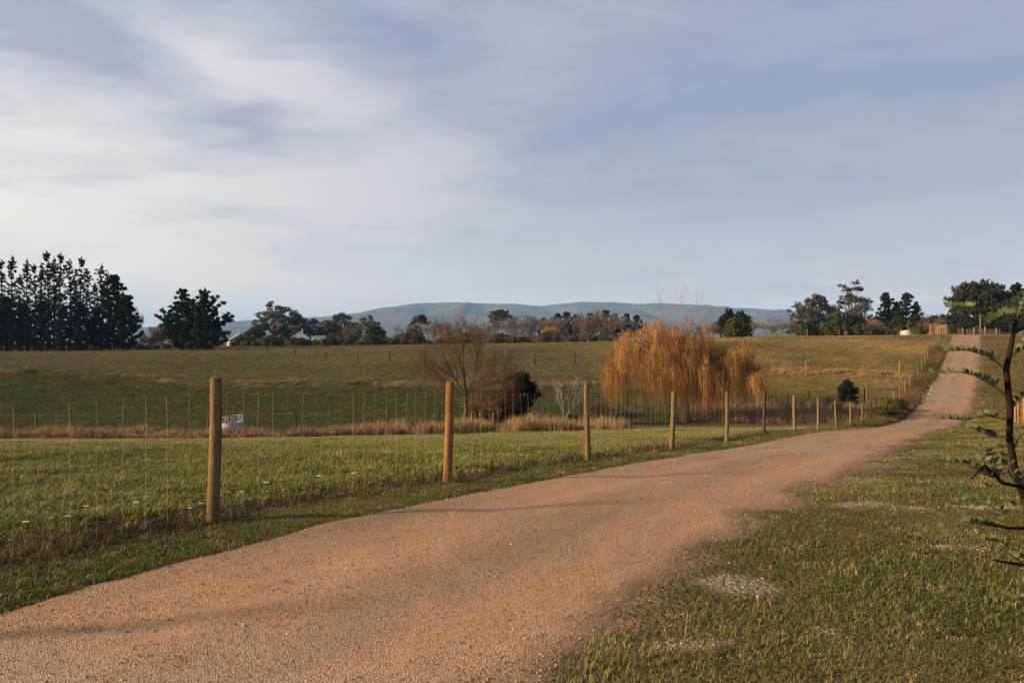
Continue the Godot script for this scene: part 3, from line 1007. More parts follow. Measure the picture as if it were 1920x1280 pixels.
# gum, macrocarpa and other broadleaf habits: limbs that end in separate pads of foliage
func broad(h: float, wide: float, clear: float, pads: int, pad_r: float, sd: int, leaf_size := 0.45, per := 90, lean := 0.0, bark_c := Color(0.16, 0.13, 0.11), domed := 0.5) -> Array:
	var r := RandomNumberGenerator.new(); r.seed = sd
	var w := Geo.new(); var l := Geo.new()
	w.tint = bark_c
	var fork := Vector3(lean * h * 0.4, h * (clear * 0.8), 0)
	w.tube([Vector3.ZERO, fork * 0.5 + Vector3(r.randf_range(-0.2, 0.2), 0, 0), fork], [h * 0.022, h * 0.017, h * 0.014], 7)
	var core := Vector3(lean * h * 0.6, h * (clear + 0.35 * (1.0 - clear)), 0)
	for k in pads:
		var a := k * 2.399 + r.randf_range(-0.4, 0.4)
		var t := (k + 0.5) / pads
		var ring := sqrt(t)
		var el := sqrt(maxf(0.0, 1.0 - ring * ring * 0.92))
		var y := lerpf(clear + 0.06, 1.0, lerpf(r.randf(), el, domed))
		var q := wide * 0.5 * ring * r.randf_range(0.75, 1.05) * (1.0 if y < 0.8 else 0.8)
		var p := Vector3(cos(a) * q + lean * h * y, h * y - pad_r * 0.5, sin(a) * q)
		var mid := fork.lerp(p, 0.5) + Vector3(r.randf_range(-0.4, 0.4), h * 0.03, r.randf_range(-0.4, 0.4))
		w.tube([fork, mid, p], [h * 0.008, h * 0.005, 0.03], 4)
		for m in 3:
			var o := rdir(r) * pad_r * 0.75
			o.y *= 0.45
			var cr := pad_r * r.randf_range(0.45, 0.8)
			clump(l, p + o, Vector3(cr, cr * 0.62, cr), per / 3, leaf_size, r, core)
	return [w, l]

var min_twig := 0.004

# leafless tree: every twig is real
func grow(g: Geo, p: Vector3, dir: Vector3, ln: float, rad: float, depth: int, r: RandomNumberGenerator, up: float, spread: float, twig: Color, wood: Color, kids := 3) -> void:
	rad = maxf(rad, min_twig)
	var q := p
	var dd := dir
	var pts := [p]
	var rr := [rad]
	var segs := 3
	for k in segs:
		dd = (dd + rdir(r) * 0.16 + Vector3(0, up * 0.12, 0)).normalized()
		q += dd * ln / segs
		pts.append(q)
		rr.append(maxf(lerpf(rad, rad * 0.62, (k + 1.0) / segs), min_twig * 0.6))
	g.tint = wood.lerp(twig, clampf(1.0 - rad / 0.05, 0.0, 1.0))
	if rad > maxf(0.012, min_twig * 1.01):
		g.tube(pts, rr, 5 if rad > 0.04 else 3)
	else:
		for k in segs:
			g.ribbon(pts[k], pts[k + 1], rr[k], rr[k + 1], rdir(r))
	if depth <= 0: return
	var n := kids + (1 if r.randf() < 0.4 else 0)
	for k in n:
		var f := r.randf_range(0.35, 1.0) if k > 0 else 1.0
		var at: Vector3 = (pts[int(f * segs)] as Vector3).lerp(pts[mini(int(f * segs) + 1, segs)], f * segs - int(f * segs))
		var side := rdir(r)
		side = (side - dd * side.dot(dd)).normalized()
		var nd := (dd + side * spread * (r.randf_range(0.25, 0.7) if k == 0 else r.randf_range(0.6, 1.15)) + Vector3(0, up * 0.3, 0)).normalized()
		grow(g, at, nd, ln * r.randf_range(0.6, 0.86), rad * (0.66 if k == 0 else 0.5), depth - 1, r, up, spread, twig, wood, kids)

func bare_tree(h: float, sd: int, depth: int, spread: float, up: float, twig: Color, wood: Color, thick := 0.02, kids := 3, stems := 1) -> Geo:
	var r := RandomNumberGenerator.new(); r.seed = sd
	var g := Geo.new()
	for k in stems:
		var d := Vector3(r.randf_range(-0.5, 0.5), 1.0, r.randf_range(-0.5, 0.5)) if stems > 1 else Vector3(0.05, 1, 0)
		grow(g, Vector3(r.randf_range(-0.1, 0.1) * (stems - 1), -0.05, r.randf_range(-0.1, 0.1) * (stems - 1)), d.normalized(), h * 0.32, h * thick, depth, r, up, spread, twig, wood, kids)
	return g

func bush(wide: float, h: float, sd: int, leaf_size: float, count: int) -> Array:
	var r := RandomNumberGenerator.new(); r.seed = sd
	var w := Geo.new(); var l := Geo.new()
	w.tint = Color(0.07, 0.055, 0.04)
	var n := 11
	for k in n:
		var a := k * 2.399
		var q := sqrt((k + 0.3) / n) * wide * 0.36
		var y := h * (0.42 + 0.36 * (1.0 - (k + 0.3) / n)) * r.randf_range(0.8, 1.15)
		var p := Vector3(cos(a) * q, y, sin(a) * q)
		w.tube([Vector3(p.x * 0.15, -0.05, p.z * 0.15), p * 0.55 + Vector3(0, 0.1, 0), p], [0.05, 0.035, 0.015], 4)
		var cr := wide * r.randf_range(0.17, 0.26)
		clump(l, p, Vector3(cr, minf(h * 0.3, cr * 1.1), cr), count / n, leaf_size, r, Vector3(0, h * 0.3, 0))
		clump(l, Vector3(p.x * 1.05, y * 0.42, p.z * 1.05), Vector3(cr, h * 0.24, cr), count / n / 2, leaf_size, r, Vector3(0, h * 0.3, 0))
	return [w, l]

# crown of sword leaves on a bare stem
func cabbage(h: float, sd: int) -> Array:
	var r := RandomNumberGenerator.new(); r.seed = sd
	var w := Geo.new(); var l := Geo.new()
	w.tint = Color(0.22, 0.18, 0.14)
	w.tube([Vector3(0, -0.05, 0), Vector3(0.05, h * 0.45, 0), Vector3(0, h * 0.72, 0)], [0.16, 0.12, 0.1], 7)
	for hd in [Vector3(0, h * 0.78, 0), Vector3(-0.55, h * 0.68, 0.2), Vector3(0.5, h * 0.7, -0.2)]:
		w.tube([Vector3(0, h * 0.55, 0), hd], [0.09, 0.06], 5)
		for k in 80:
			var o := rdir(r)
			o.y = o.y * 0.9 + 0.1
			var s := o.cross(Vector3(0.3, 0.9, 0.2)).normalized() * 0.045
			var ln := r.randf_range(0.5, 0.85)
			var m: Vector3 = hd + o * ln * 0.6
			var e: Vector3 = hd + o * ln + Vector3(0, -0.18, 0)
			var t := r.randf_range(0.7, 1.3)
			l.tint = Color(t, t, t)
			l.tri_to(hd - s, hd + s, m + s, o, 0.5)
			l.tri_to(hd - s, m + s, m - s, o, 0.5)
			l.tri_to(m - s, m + s, e, o, 0.5)
	return [w, l]

var kinds := {}

func keep_kind(key: String, kind_name: String, category: String, pair: Array, wood_mat: Material, leaf_m: Material, h: float) -> void:
	kinds[key] = [tree_node(key, kind_name, "", category, pair[0], wood_mat, pair[1], leaf_m), h]

# plant a copy of a kind: bearing given where it stands (x, d), height in metres, width factor
func plant(key: String, x: float, d: float, h: float, wf: float, label: String, group := "", lift := 0.0) -> Node3D:
	var k: Array = kinds[key]
	var s: float = h / k[1]
	return copy_of(k[0], P(x, d, -0.05 + lift), rng.randf() * TAU, Vector3(s * wf, s, s * wf), label, group)

func make_trees() -> void:
	for k in 4:
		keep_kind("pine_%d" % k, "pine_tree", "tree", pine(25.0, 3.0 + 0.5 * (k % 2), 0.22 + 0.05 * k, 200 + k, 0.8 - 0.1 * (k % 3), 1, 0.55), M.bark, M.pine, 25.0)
	for k in 2:
		keep_kind("dense_%d" % k, "pine_tree", "tree", pine(17.0, 5.4, 0.04, 220 + k, 1.6, 1, 0.85), M.bark, M.pine, 17.0)
		keep_kind("spread_%d" % k, "pine_tree", "tree", pine(13.5, 7.2, 0.05, 230 + k, 1.25, 2, 0.7), M.bark, M.macro, 13.5)
		keep_kind("layer_%d" % k, "pine_tree", "tree", pine(12.0, 3.6, 0.2, 236 + k, 1.15, 1, 0.8), M.bark, M.macro, 12.0)
	for k in 3:
		keep_kind("gum_%d" % k, "gum_tree", "tree", broad(19.0, 13.0, 0.25, 34, 1.8, 240 + k, 0.62, 115, 0.0, Color(0.26, 0.23, 0.2), 0.55), M.bark, M.gum, 19.0)
	keep_kind("gum_tall", "gum_tree", "tree", broad(22.0, 9.5, 0.28, 27, 1.55, 250, 0.6, 115, 0.02, Color(0.2, 0.17, 0.14), 0.2), M.bark, M.gum, 22.0)
	keep_kind("gum_lone", "gum_tree", "tree", broad(16.0, 9.5, 0.52, 20, 2.0, 251, 0.8, 140, 0.05, Color(0.2, 0.17, 0.14), 0.6), M.bark, M.gum, 16.0)
	for k in 3:
		keep_kind("ever_%d" % k, "evergreen_tree", "tree", broad(10.0, 10.0, 0.06, 44, 1.7, 260 + k, 0.65, 140, 0.0, Color(0.07, 0.055, 0.045), 0.8), M.bark, M.evergreen, 10.0)
	for k in 3:
		keep_kind("shrub_%d" % k, "hedge_shrub", "shrub", bush(4.4, 3.2, 270 + k, 0.42, 1700), M.bark, M.hedge, 3.2)
	keep_kind("cabbage", "cabbage_tree", "tree", cabbage(3.6, 280), M.bark, M.flax, 3.6)
	min_twig = 0.03
	var brown := Color(0.1, 0.086, 0.081)
	for k in 3:
		kinds["bare_%d" % k] = [tree_node("bare", "bare_tree", "", "tree", bare_tree(9.0, 290 + k, 5, 0.75, 0.45, brown, Color(0.13, 0.1, 0.08), 0.016, 3, 2), M.twig, null, null), 9.0]
	kinds["bare_pink"] = [tree_node("bare", "bare_tree", "", "tree", bare_tree(5.5, 296, 6, 0.95, 0.2, Color(0.26, 0.13, 0.11), Color(0.14, 0.1, 0.08), 0.014, 3, 3), M.twig, null, null), 5.5]
	kinds["bare_gold"] = [tree_node("bare", "bare_tree", "", "tree", bare_tree(6.0, 297, 6, 0.9, 0.2, Color(0.36, 0.2, 0.09), Color(0.2, 0.14, 0.09), 0.014, 3, 3), M.twig, null, null), 6.0]
	kinds["poplar"] = [tree_node("bare", "bare_tree", "", "tree", bare_tree(14.0, 298, 5, 0.35, 0.9, Color(0.17, 0.13, 0.11), Color(0.16, 0.13, 0.11), 0.011, 3, 1), M.twig, null, null), 14.0]

	min_twig = 0.004
	var L := "tall slim dark pine in the close plantation row"
	var G := "plantation pines"
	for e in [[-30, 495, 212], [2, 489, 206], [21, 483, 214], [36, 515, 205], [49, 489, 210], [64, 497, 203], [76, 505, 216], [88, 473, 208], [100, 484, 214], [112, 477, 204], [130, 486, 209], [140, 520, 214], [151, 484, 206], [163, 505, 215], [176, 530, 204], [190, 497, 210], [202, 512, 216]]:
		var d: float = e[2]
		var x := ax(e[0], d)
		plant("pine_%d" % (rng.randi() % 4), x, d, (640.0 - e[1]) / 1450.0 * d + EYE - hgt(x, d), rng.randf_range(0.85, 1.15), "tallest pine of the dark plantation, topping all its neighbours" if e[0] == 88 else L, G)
	# the plantation goes on past the left edge of the view and shades the paddock
	for e in [[-60, 470, 215], [-95, 480, 206], [-130, 475, 212], [-170, 470, 204], [-215, 480, 210], [-260, 475, 204]]:
		var d: float = e[2]
		plant("pine_%d" % (rng.randi() % 4), ax(e[0], d), d, rng.randf_range(23.0, 27.0), 1.15, L, G)
	for e in [[10, 560], [45, 572], [80, 565], [118, 575], [150, 570], [180, 580], [-25, 560]]:
		var d := rng.randf_range(196.0, 201.0)
		var x := ax(e[0], d)
		plant("dense_%d" % (rng.randi() % 2), x, d, (640.0 - e[1]) / 1450.0 * d + EYE - hgt(x, d), 1.15, "short dense dark pine filling the foot of the plantation", "low pines at the plantation foot")
	plant("dense_0", ax(213, 203), 203, 19.0, 1.1, "broad dark pine at the end of the plantation, branched to the ground")
	plant("dense_1", ax(238, 200), 200, 14.0, 0.95, "shorter bushy dark pine closing off the end of the plantation")
	plant("spread_0", ax(343, 190), 190, 14.4, 1.0, "spreading dark pine standing by itself, left trunk of a close pair", "pair of spreading pines")
	plant("spread_1", ax(383, 188), 188, 14.4, 1.05, "spreading dark pine of a close pair, nearer the white farmhouse", "pair of spreading pines")
	plant("poplar", ax(265, 230), 230, 11.5, 0.7, "thin leafless poplar behind the end of the plantation")
	for e in [[262, 1.5], [275, 1.3], [290, 1.2], [312, 1.6]]:
		plant("shrub_%d" % (rng.randi() % 3), ax(e[0], 200.0), 200.0, e[1], 1.3, "low dark shrub in front of the long shed roof", "shrubs before the long shed")
	plant("bare_gold", ax(303, 205), 205, 6.6, 1.0, "small orange brown leafless tree beside the pale shed roof")
	plant("bare_gold", ax(282, 215), 215, 4.6, 1.2, "low rusty leafless bush behind the pale shed roof")
	for e in [[487, 594, 345], [512, 565, 352], [538, 574, 350], [556, 580, 358], [584, 592, 350], [612, 596, 344], [637, 580, 356], [661, 600, 350], [690, 590, 348]]:
		var d: float = e[2]
		var x := ax(e[0], d)
		plant("gum_%d" % (rng.randi() % 3), x, d, (640.0 - e[1]) / 1450.0 * d + EYE - hgt(x, d), rng.randf_range(0.9, 1.2), "tallest and most open gum of the grove behind the white farmhouse" if e[0] == 512 else "hazy grey green gum in the grove behind the white farmhouse", "gum grove behind the farmhouse")
	for e in [[530, 612], [570, 608], [600, 612], [625, 606], [660, 612], [705, 612], [478, 612]]:
		plant("ever_%d" % (rng.randi() % 3), ax(e[0], 335.0), 335.0, (648.0 - e[1]) / 1450.0 * 335.0, 1.1, "dark rounded evergreen at the foot of the gum grove", "evergreens under the gum grove")
	plant("gum_lone", ax(785, 350), 350, 14.2, 0.95, "lone leaning gum with small dark head rising from brown scrub")
	plant("ever_1", ax(779, 348), 348, 9.4, 0.75, "dark evergreen at the foot of the leaning gum")
	plant("gum_lone", ax(932, 350), 350, 16.2, 1.15, "lone gum with flat round head on bare trunk before the hills")
	for e in [[650, 620, 325], [668, 618, 322], [775, 610, 320], [805, 612, 310], [830, 604, 318], [850, 610, 330], [888, 608, 322], [905, 612, 312], [925, 606, 325], [950, 606, 315], [968, 598, 328], [990, 598, 318], [1008, 600, 330], [1030, 605, 312], [1050, 598, 320], [1075, 590, 326], [1100, 590, 318], [1128, 580, 325], [1142, 598, 312], [1165, 600, 320]]:
		var d: float = e[2]
		var x := ax(e[0], d)
		plant("bare_%d" % (rng.randi() % 3), x, d, (640.0 - e[1]) / 1450.0 * d + (EYE - hgt(x, d)) + 2.0, rng.randf_range(1.2, 1.6), "grey brown leafless tree in the belt below the hills", "leafless tree belt below the hills")
	for e in [[1020, 597, 335], [1045, 590, 340], [1062, 586, 338], [1080, 592, 342], [1108, 588, 336], [1135, 583, 340], [1153, 590, 336], [1175, 590, 342], [1195, 592, 338]]:
		var d: float = e[2]
		var x := ax(e[0], d)
		plant("layer_%d" % (rng.randi() % 2), x, d, (640.0 - e[1]) / 1450.0 * d + EYE - hgt(x, d), 1.15, "dark blue green conifer behind the leafless belt", "conifers behind the leafless belt")
	plant("bare_gold", ax(1028, 300), 300, 7.0, 1.0, "russet leafless tree standing out of the grey belt")
	# clipped and wild shrubs along the far side of the field
	var hx := 436.0
	while hx < 1150.0:
		var d := rng.randf_range(252.0, 282.0) if hx < 780.0 else rng.randf_range(262.0, 290.0)
		var x := ax(hx, d)
		var gap := hx > 545.0 and hx < 612.0
		var tall := rng.randf_range(2.0, 3.0) if gap else rng.randf_range(1.3, 3.9)
		plant("shrub_%d" % (rng.randi() % 3), x, d, tall, rng.randf_range(0.8, 1.9), "dark green shrub in the long hedge across the field", "hedge along the far field edge")
		hx += rng.randf_range(5.0, 15.0)
	for e in [[640, 3.6], [705, 3.4], [735, 2.8], [752, 3.2], [842, 3.4], [873, 3.0], [915, 3.6], [962, 3.2], [1000, 3.4], [1066, 3.0], [1104, 3.8], [1150, 3.2]]:
		plant("bare_%d" % (rng.randi() % 3), ax(e[0], 258.0), 258.0, e[1], 1.9, "low brown leafless scrub growing through the far hedge", "leafless scrub in the far hedge")
	for e in [[1352, 592, 182], [1368, 575, 185], [1391, 576, 182]]:
		plant("ever_%d" % (rng.randi() % 3), ax(e[0], e[2]), e[2], (634.0 - e[1]) / 1450.0 * e[2], 0.6, "tall dark evergreen rising behind the right of the willow", "evergreens behind the willow")
	plant("shrub_0", ax(1382, 140), 140, 3.6, 1.0, "round dark green shrub by the field edge right of the willow")
	for e in [[1415, 600, 165], [1440, 598, 170], [1462, 596, 168], [1335, 600, 165], [1310, 602, 170], [1480, 602, 172], [1215, 600, 200], [1250, 604, 190], [1280, 602, 185]]:
		plant("bare_%d" % (rng.randi() % 3), ax(e[0], e[2]), e[2], (634.0 - e[1]) / 1450.0 * e[2], 1.5, "dull purple brown leafless bush along the crest of the field", "leafless bushes on the field crest")
	for e in [[1500, 562, 270], [1518, 556, 262], [1536, 540, 265], [1556, 566, 270], [1570, 568, 260]]:
		plant("gum_%d" % (rng.randi() % 3), ax(e[0], e[2]), e[2], (634.0 - e[1]) / 1450.0 * e[2], 0.9, "dark open gum in the clump left of the tallest gum", "gums beside the tallest gum")
	plant("gum_tall", ax(1594, 262), 262, 20.7, 1.0, "tallest gum with narrow tiered crown against the sky")
	kinds["dead"] = [tree_node("dead", "dead_tree", "", "tree", bare_tree(13.0, 299, 3, 0.5, 0.6, Color(0.3, 0.27, 0.24), Color(0.3, 0.27, 0.24), 0.012, 2, 1), M.twig, null, null), 13.0]
	plant("dead", ax(1562, 262), 262, 15.5, 0.6, "dead pale snag with bare branches left of the tallest gum")
	plant("gum_1", ax(1618, 258), 258, 15.0, 0.75, "gum leaning out at the right of the tallest gum")
	plant("layer_0", ax(1662, 232), 232, 13.0, 1.0, "dark layered conifer with flat top, left one of two")
	plant("layer_1", ax(1700, 230), 230, 13.0, 1.1, "dark layered conifer with flat top above the water tank")
	plant("layer_0", ax(1719, 234), 234, 10.6, 0.7, "thin dark conifer at the right of the layered pair")
	plant("dense_1", ax(1681, 236), 236, 11.0, 0.9, "dense dark conifer filling the gap between the layered pair")
	for e in [[1500, 598, 225], [1525, 594, 228], [1552, 590, 232], [1580, 592, 230], [1604, 588, 226], [1625, 594, 224], [1646, 590, 235], [1690, 590, 222], [1716, 598, 220], [1735, 592, 214], [1752, 590, 218], [1770, 586, 212], [1790, 588, 216], [1812, 590, 208], [1834, 588, 214], [1858, 586, 208], [1880, 590, 212], [1902, 588, 206], [1925, 590, 210]]:
		plant("ever_%d" % (rng.randi() % 3), ax(e[0], e[2]), e[2], (633.0 - e[1]) / 1450.0 * e[2], 1.1, "dark bushy evergreen in the belt behind the wooden yards", "dark evergreen belt on the rise")
	plant("bare_pink", ax(1648, 185), 185, 4.4, 1.7, "wide low leafless tree with pinkish twigs left of the water tank")
	plant("bare_1", ax(1748, 200), 200, 6.2, 1.3, "grey leafless tree with rounded head behind the wooden yards")
	plant("cabbage", ax(1706, 172), 172, 3.9, 1.0, "bushy headed cabbage tree right behind the water tank")
	plant("cabbage", ax(1684, 174), 174, 2.6, 1.0, "short cabbage tree just left of the water tank")
	plant("cabbage", ax(1585, 172), 172, 3.3, 0.8, "cabbage tree with thin stem in front of the tall gum")
	plant("cabbage", ax(1832, 150), 150, 2.3, 0.9, "drooping cabbage tree behind the paling fence on the rise")
	plant("shrub_1", ax(1787, 138), 138, 2.0, 1.1, "low brownish shrub topping the wooden yards")
	for e in [[1512, 3.6], [1545, 3.6], [1560, 4.0], [1605, 2.8], [1626, 3.2], [1640, 2.2], [1665, 2.2], [1722, 2.6]]:
		plant("shrub_%d" % (rng.randi() % 3), ax(e[0], 178.0), 178.0, e[1], 1.0, "olive green shrub at the foot of the gums on the crest", "shrubs along the crest")
	plant("gum_2", ax(1804, 245), 245, 19.4, 0.75, "open gum whose thin top stands above the dark dome tree")
	plant("ever_0", ax(1843, 225), 225, 17.0, 1.05, "big dark dome shaped evergreen above the end of the drive")
	plant("ever_2", ax(1890, 220), 220, 14.0, 0.8, "dark evergreen right of the big dome tree")
	plant("layer_1", ax(1908, 216), 216, 14.8, 0.9, "dark conifer with ragged top at the end of the belt")
	plant("ever_1", ax(1935, 214), 214, 15.0, 0.9, "dark evergreen closing the belt past the ragged conifer")

# ---------------------------------------------------------------- the trees by the stream
func make_stream_trees() -> void:
	# bare brown tree
	min_twig = 0.003
	var r := RandomNumberGenerator.new(); r.seed = 411
	var w := Geo.new()
	var twig := Color(0.11, 0.068, 0.047)
	var wood := Color(0.09, 0.062, 0.045)
	w.tint = wood
	var t0 := Vector3(0.0, -0.05, 0); var t1 := Vector3(0.18, 0.9, 0.05); var t2 := Vector3(0.12, 1.7, 0)
	w.tube([t0, t1, t2], [0.14, 0.11, 0.09], 7)
	for e in [[t2, Vector3(0.12, 1, 0.1), 1.7, 0.075], [t2, Vector3(-0.5, 0.9, -0.2), 1.5, 0.055], [t2 + Vector3(0, 0.1, 0), Vector3(0.5, 0.85, 0.2), 1.4, 0.05], [t1, Vector3(-0.95, 0.3, 0.3), 1.2, 0.032], [t1, Vector3(0.95, 0.32, -0.25), 1.3, 0.034], [t1 + Vector3(0, 0.3, 0), Vector3(0.3, 0.35, 0.9), 1.1, 0.03], [t1 + Vector3(0, 0.35, 0), Vector3(-0.3, 0.4, -0.9), 1.1, 0.03], [t2, Vector3(-0.8, 0.5, 0.5), 1.3, 0.036], [t2, Vector3(0.9, 0.45, -0.4), 1.3, 0.036]]:
		grow(w, e[0], (e[1] as Vector3).normalized(), e[2] * 0.95, e[3], 6, r, 0.34, 0.62, twig, wood, 3)
	var o := base("bare_tree", P(ax(868, 41.5), 41.5))
	part("trunk", w.mesh(), M.twig, o)
	tag(o, "leafless brown tree with fine reddish twigs in the dry stream grass", "tree")
	# red-brown twiggy shrub to its right
	var g := bare_tree(2.4, 415, 6, 1.0, 0.1, Color(0.18, 0.085, 0.055), Color(0.09, 0.06, 0.045), 0.011, 3, 4)
	o = base("twiggy_shrub", P(ax(925, 43.5), 43.5))
	part("stem", g.mesh(), M.twig, o)
	tag(o, "low tangle of reddish bare twigs beside the dark round bush", "shrub")
	# dark evergreen bushes
	var b := broad(2.9, 2.0, 0.1, 26, 0.5, 421, 0.15, 240, 0.0, Color(0.07, 0.055, 0.04), 0.85)
	o = base("round_bush", P(ax(974, 46.5), 46.5))
	part("stem", b[0].mesh(), M.bark, o); part("crown", b[1].mesh(), M.pine, o)
	tag(o, "dark glossy round bush standing above the stream scrub", "bush")
	b = bush(3.6, 1.7, 422, 0.14, 5200)
	o = base("low_bush", P(ax(940, 45.0), 45.0))
	part("stem", b[0].mesh(), M.bark, o); part("crown", b[1].mesh(), M.pine, o)
	tag(o, "low wide black green bush in front of the round bush", "bush")
	# small pale bare tree
	g = bare_tree(3.1, 431, 4, 0.6, 0.5, Color(0.42, 0.37, 0.32), Color(0.4, 0.36, 0.31), 0.013, 3, 2)
	o = base("pale_sapling", P(ax(1056, 42.0), 42.0))
	part("trunk", g.mesh(), M.twig, o)
	tag(o, "small pale grey leafless sapling between round bush and willow", "tree")
	# spiky dark shrub right of the willow
	b = bush(1.5, 1.9, 441, 0.13, 2600)
	o = base("dark_shrub", P(ax(1590, 55.0), 55.0))
	part("stem", b[0].mesh(), M.bark, o); part("crown", b[1].mesh(), M.pine, o)
	tag(o, "small dark pointed evergreen shrub near the timber gate frame", "shrub")
	for e in [[1470, 49.0, 1.5], [1510, 50.0, 1.3], [1545, 50.0, 1.4], [1575, 49.0, 1.1], [1130, 49.0, 1.2], [1100, 50.5, 1.0]]:
		g = bare_tree(e[2], 450 + int(e[0]), 5, 1.0, 0.1, Color(0.1, 0.06, 0.045), Color(0.07, 0.05, 0.04), 0.014, 3, 5)
		o = base("stream_scrub", P(ax(e[0], e[1]), e[1]))
		part("stem", g.mesh(), M.twig, o)
		tag(o, "dark brown leafless scrub in the gully beside the willow", "scrub", "gully scrub")
	for e in [[1690, 52.0, 1.0], [1672, 47.0, 0.8]]:
		b = bush(1.5, e[2], 470 + int(e[0]), 0.1, 1600)
		o = base("verge_bush", P(LEAN * e[1] + drive_c(e[1]) - 2.6 / 0.848, e[1]))
		part("stem", b[0].mesh(), M.bark, o); part("crown", b[1].mesh(), M.hedge, o)
		tag(o, "low green bush on the bank between fence and drive", "bush", "bank bushes")
	make_willow()

func make_willow() -> void:
	var r := RandomNumberGenerator.new(); r.seed = 505
	var w := Geo.new()
	var l := Geo.new()
	var bark := Color(0.11, 0.075, 0.05)
	w.tint = bark
	w.tube([Vector3(0.1, -0.1, 0), Vector3(0.0, 0.9, 0), Vector3(-0.15, 1.7, 0)], [0.34, 0.27, 0.24], 8)
	var crotch := Vector3(-0.15, 1.65, 0)
	# domes of the crown: centre sideways, half width, half depth, height above the foot
	var domes := [[-1.9, 3.0, 2.6, 6.3, 0.46], [0.5, 2.0, 2.4, 6.0, 0.24], [2.7, 2.4, 2.3, 4.75, 0.3]]
	for dm in domes:
		var limbs := int(26 * dm[4]) + 2
		for k in limbs:
			var a: float = k * 2.399 + dm[0]
			var q := sqrt((k + 0.4) / limbs)
			var e := Vector3(dm[0] + cos(a) * q * dm[1] * 0.85, 1.2 + (dm[3] - 1.5) * sqrt(1.0 - 0.75 * q * q), sin(a) * q * dm[2] * 0.85)
			var mid := crotch.lerp(e, 0.45) + Vector3(r.randf_range(-0.3, 0.3), 0.35, r.randf_range(-0.3, 0.3))
			var m2 := mid.lerp(e, 0.6) + Vector3(r.randf_range(-0.3, 0.3), 0.3, r.randf_range(-0.3, 0.3))
			w.tint = bark
			w.tube([crotch, mid, m2, e], [0.10, 0.05, 0.03, 0.012], 5)
			for b in 6:
				var p := mid.lerp(e, r.randf_range(0.2, 1.0))
				var o := rdir(r); o.y = absf(o.y) * 0.5
				w.tint = Color(0.2, 0.12, 0.06)
				w.tube([p, p + o * 0.5 + Vector3(0, 0.1, 0), p + o * r.randf_range(0.7, 1.1)], [0.02, 0.012, 0.005], 3)
		for gr in int(330 * dm[4]):
			# switches spring in sheaves from the branch ends, arch out and hang
			var ang := r.randf() * TAU
			var f := pow(r.randf(), 0.6)
			var o := Vector3(cos(ang) * f, 0, sin(ang) * f)
			var gy: float = 1.2 + (dm[3] - 1.45) * sqrt(1.0 - f * f * 0.9) * r.randf_range(0.5, 1.0) + r.randf_range(-0.3, 0.3)
			var ga := Vector3(dm[0] + o.x * dm[1] * 0.9, gy, o.z * dm[2] * 0.9)
			var gout := Vector3(o.x, 0.1, o.z) * 0.6 + rdir(r) * 0.3
			var gl := r.randf_range(0.6, 1.5) if r.randf() < 0.5 else r.randf_range(1.4, 3.6)
			var gt := r.randf_range(0.55, 1.3)
			for s in r.randi_range(18, 52):
				var a := ga + rdir(r) * r.randf_range(0.0, 0.42)
				var out := gout + rdir(r) * 0.35
				out.y = maxf(out.y, 0.0)
				var ln := gl * r.randf_range(0.5, 1.15)
				ln = minf(ln, maxf(a.y - r.randf_range(0.1, 1.5), 0.3))
				var q := a
				var tone := gt * r.randf_range(0.75, 1.25)
				l.tint = Color(0.285 * tone, 0.15 * tone * r.randf_range(0.9, 1.12), 0.055 * tone)
				var wd := r.randf_range(0.004, 0.0072)
				var side := rdir(r)
				var wig := r.randf_range(0.04, 0.26)
				var segs := 4
				for k in segs:
					var t := (k + 1.0) / segs
					var nx := a + out * 0.6 * (1.0 - pow(1.0 - t, 2.0)) + Vector3(wig * sin(t * 3.0 + s), 0.32 * sin(minf(t * 2.4, 1.0) * PI) - ln * t * t, wig * cos(t * 4.0 + s))
					l.ribbon(q, nx, wd * (1.0 - 0.15 * k), wd * (0.85 - 0.15 * k), side)
					q = nx
	# upright leafless shoots at the top
	for e in [[Vector3(0.5, 6.0, 0.9), Vector3(0.3, 1, 0)], [Vector3(-0.4, 6.3, -0.6), Vector3(0.35, 1, 0.2)], [Vector3(-1.4, 6.1, 0.8), Vector3(-0.25, 1, 0)], [Vector3(0.9, 5.6, -0.4), Vector3(0.6, 0.9, 0)], [Vector3(-2.0, 5.6, -1.2), Vector3(-0.3, 1, 0.1)]]:
		grow(w, e[0], (e[1] as Vector3).normalized(), 0.75, 0.022, 4, r, 0.05, 0.75, Color(0.3, 0.16, 0.07), Color(0.16, 0.1, 0.06), 2)
	var o := base("weeping_willow", P(ax(1284, 46.0), 46.0))
	part("trunk", w.mesh(), M.twig, o)
	part("crown", l.mesh(), M.twig, o)
	tag(o, "large leafless weeping willow with glowing orange hanging twigs", "tree")

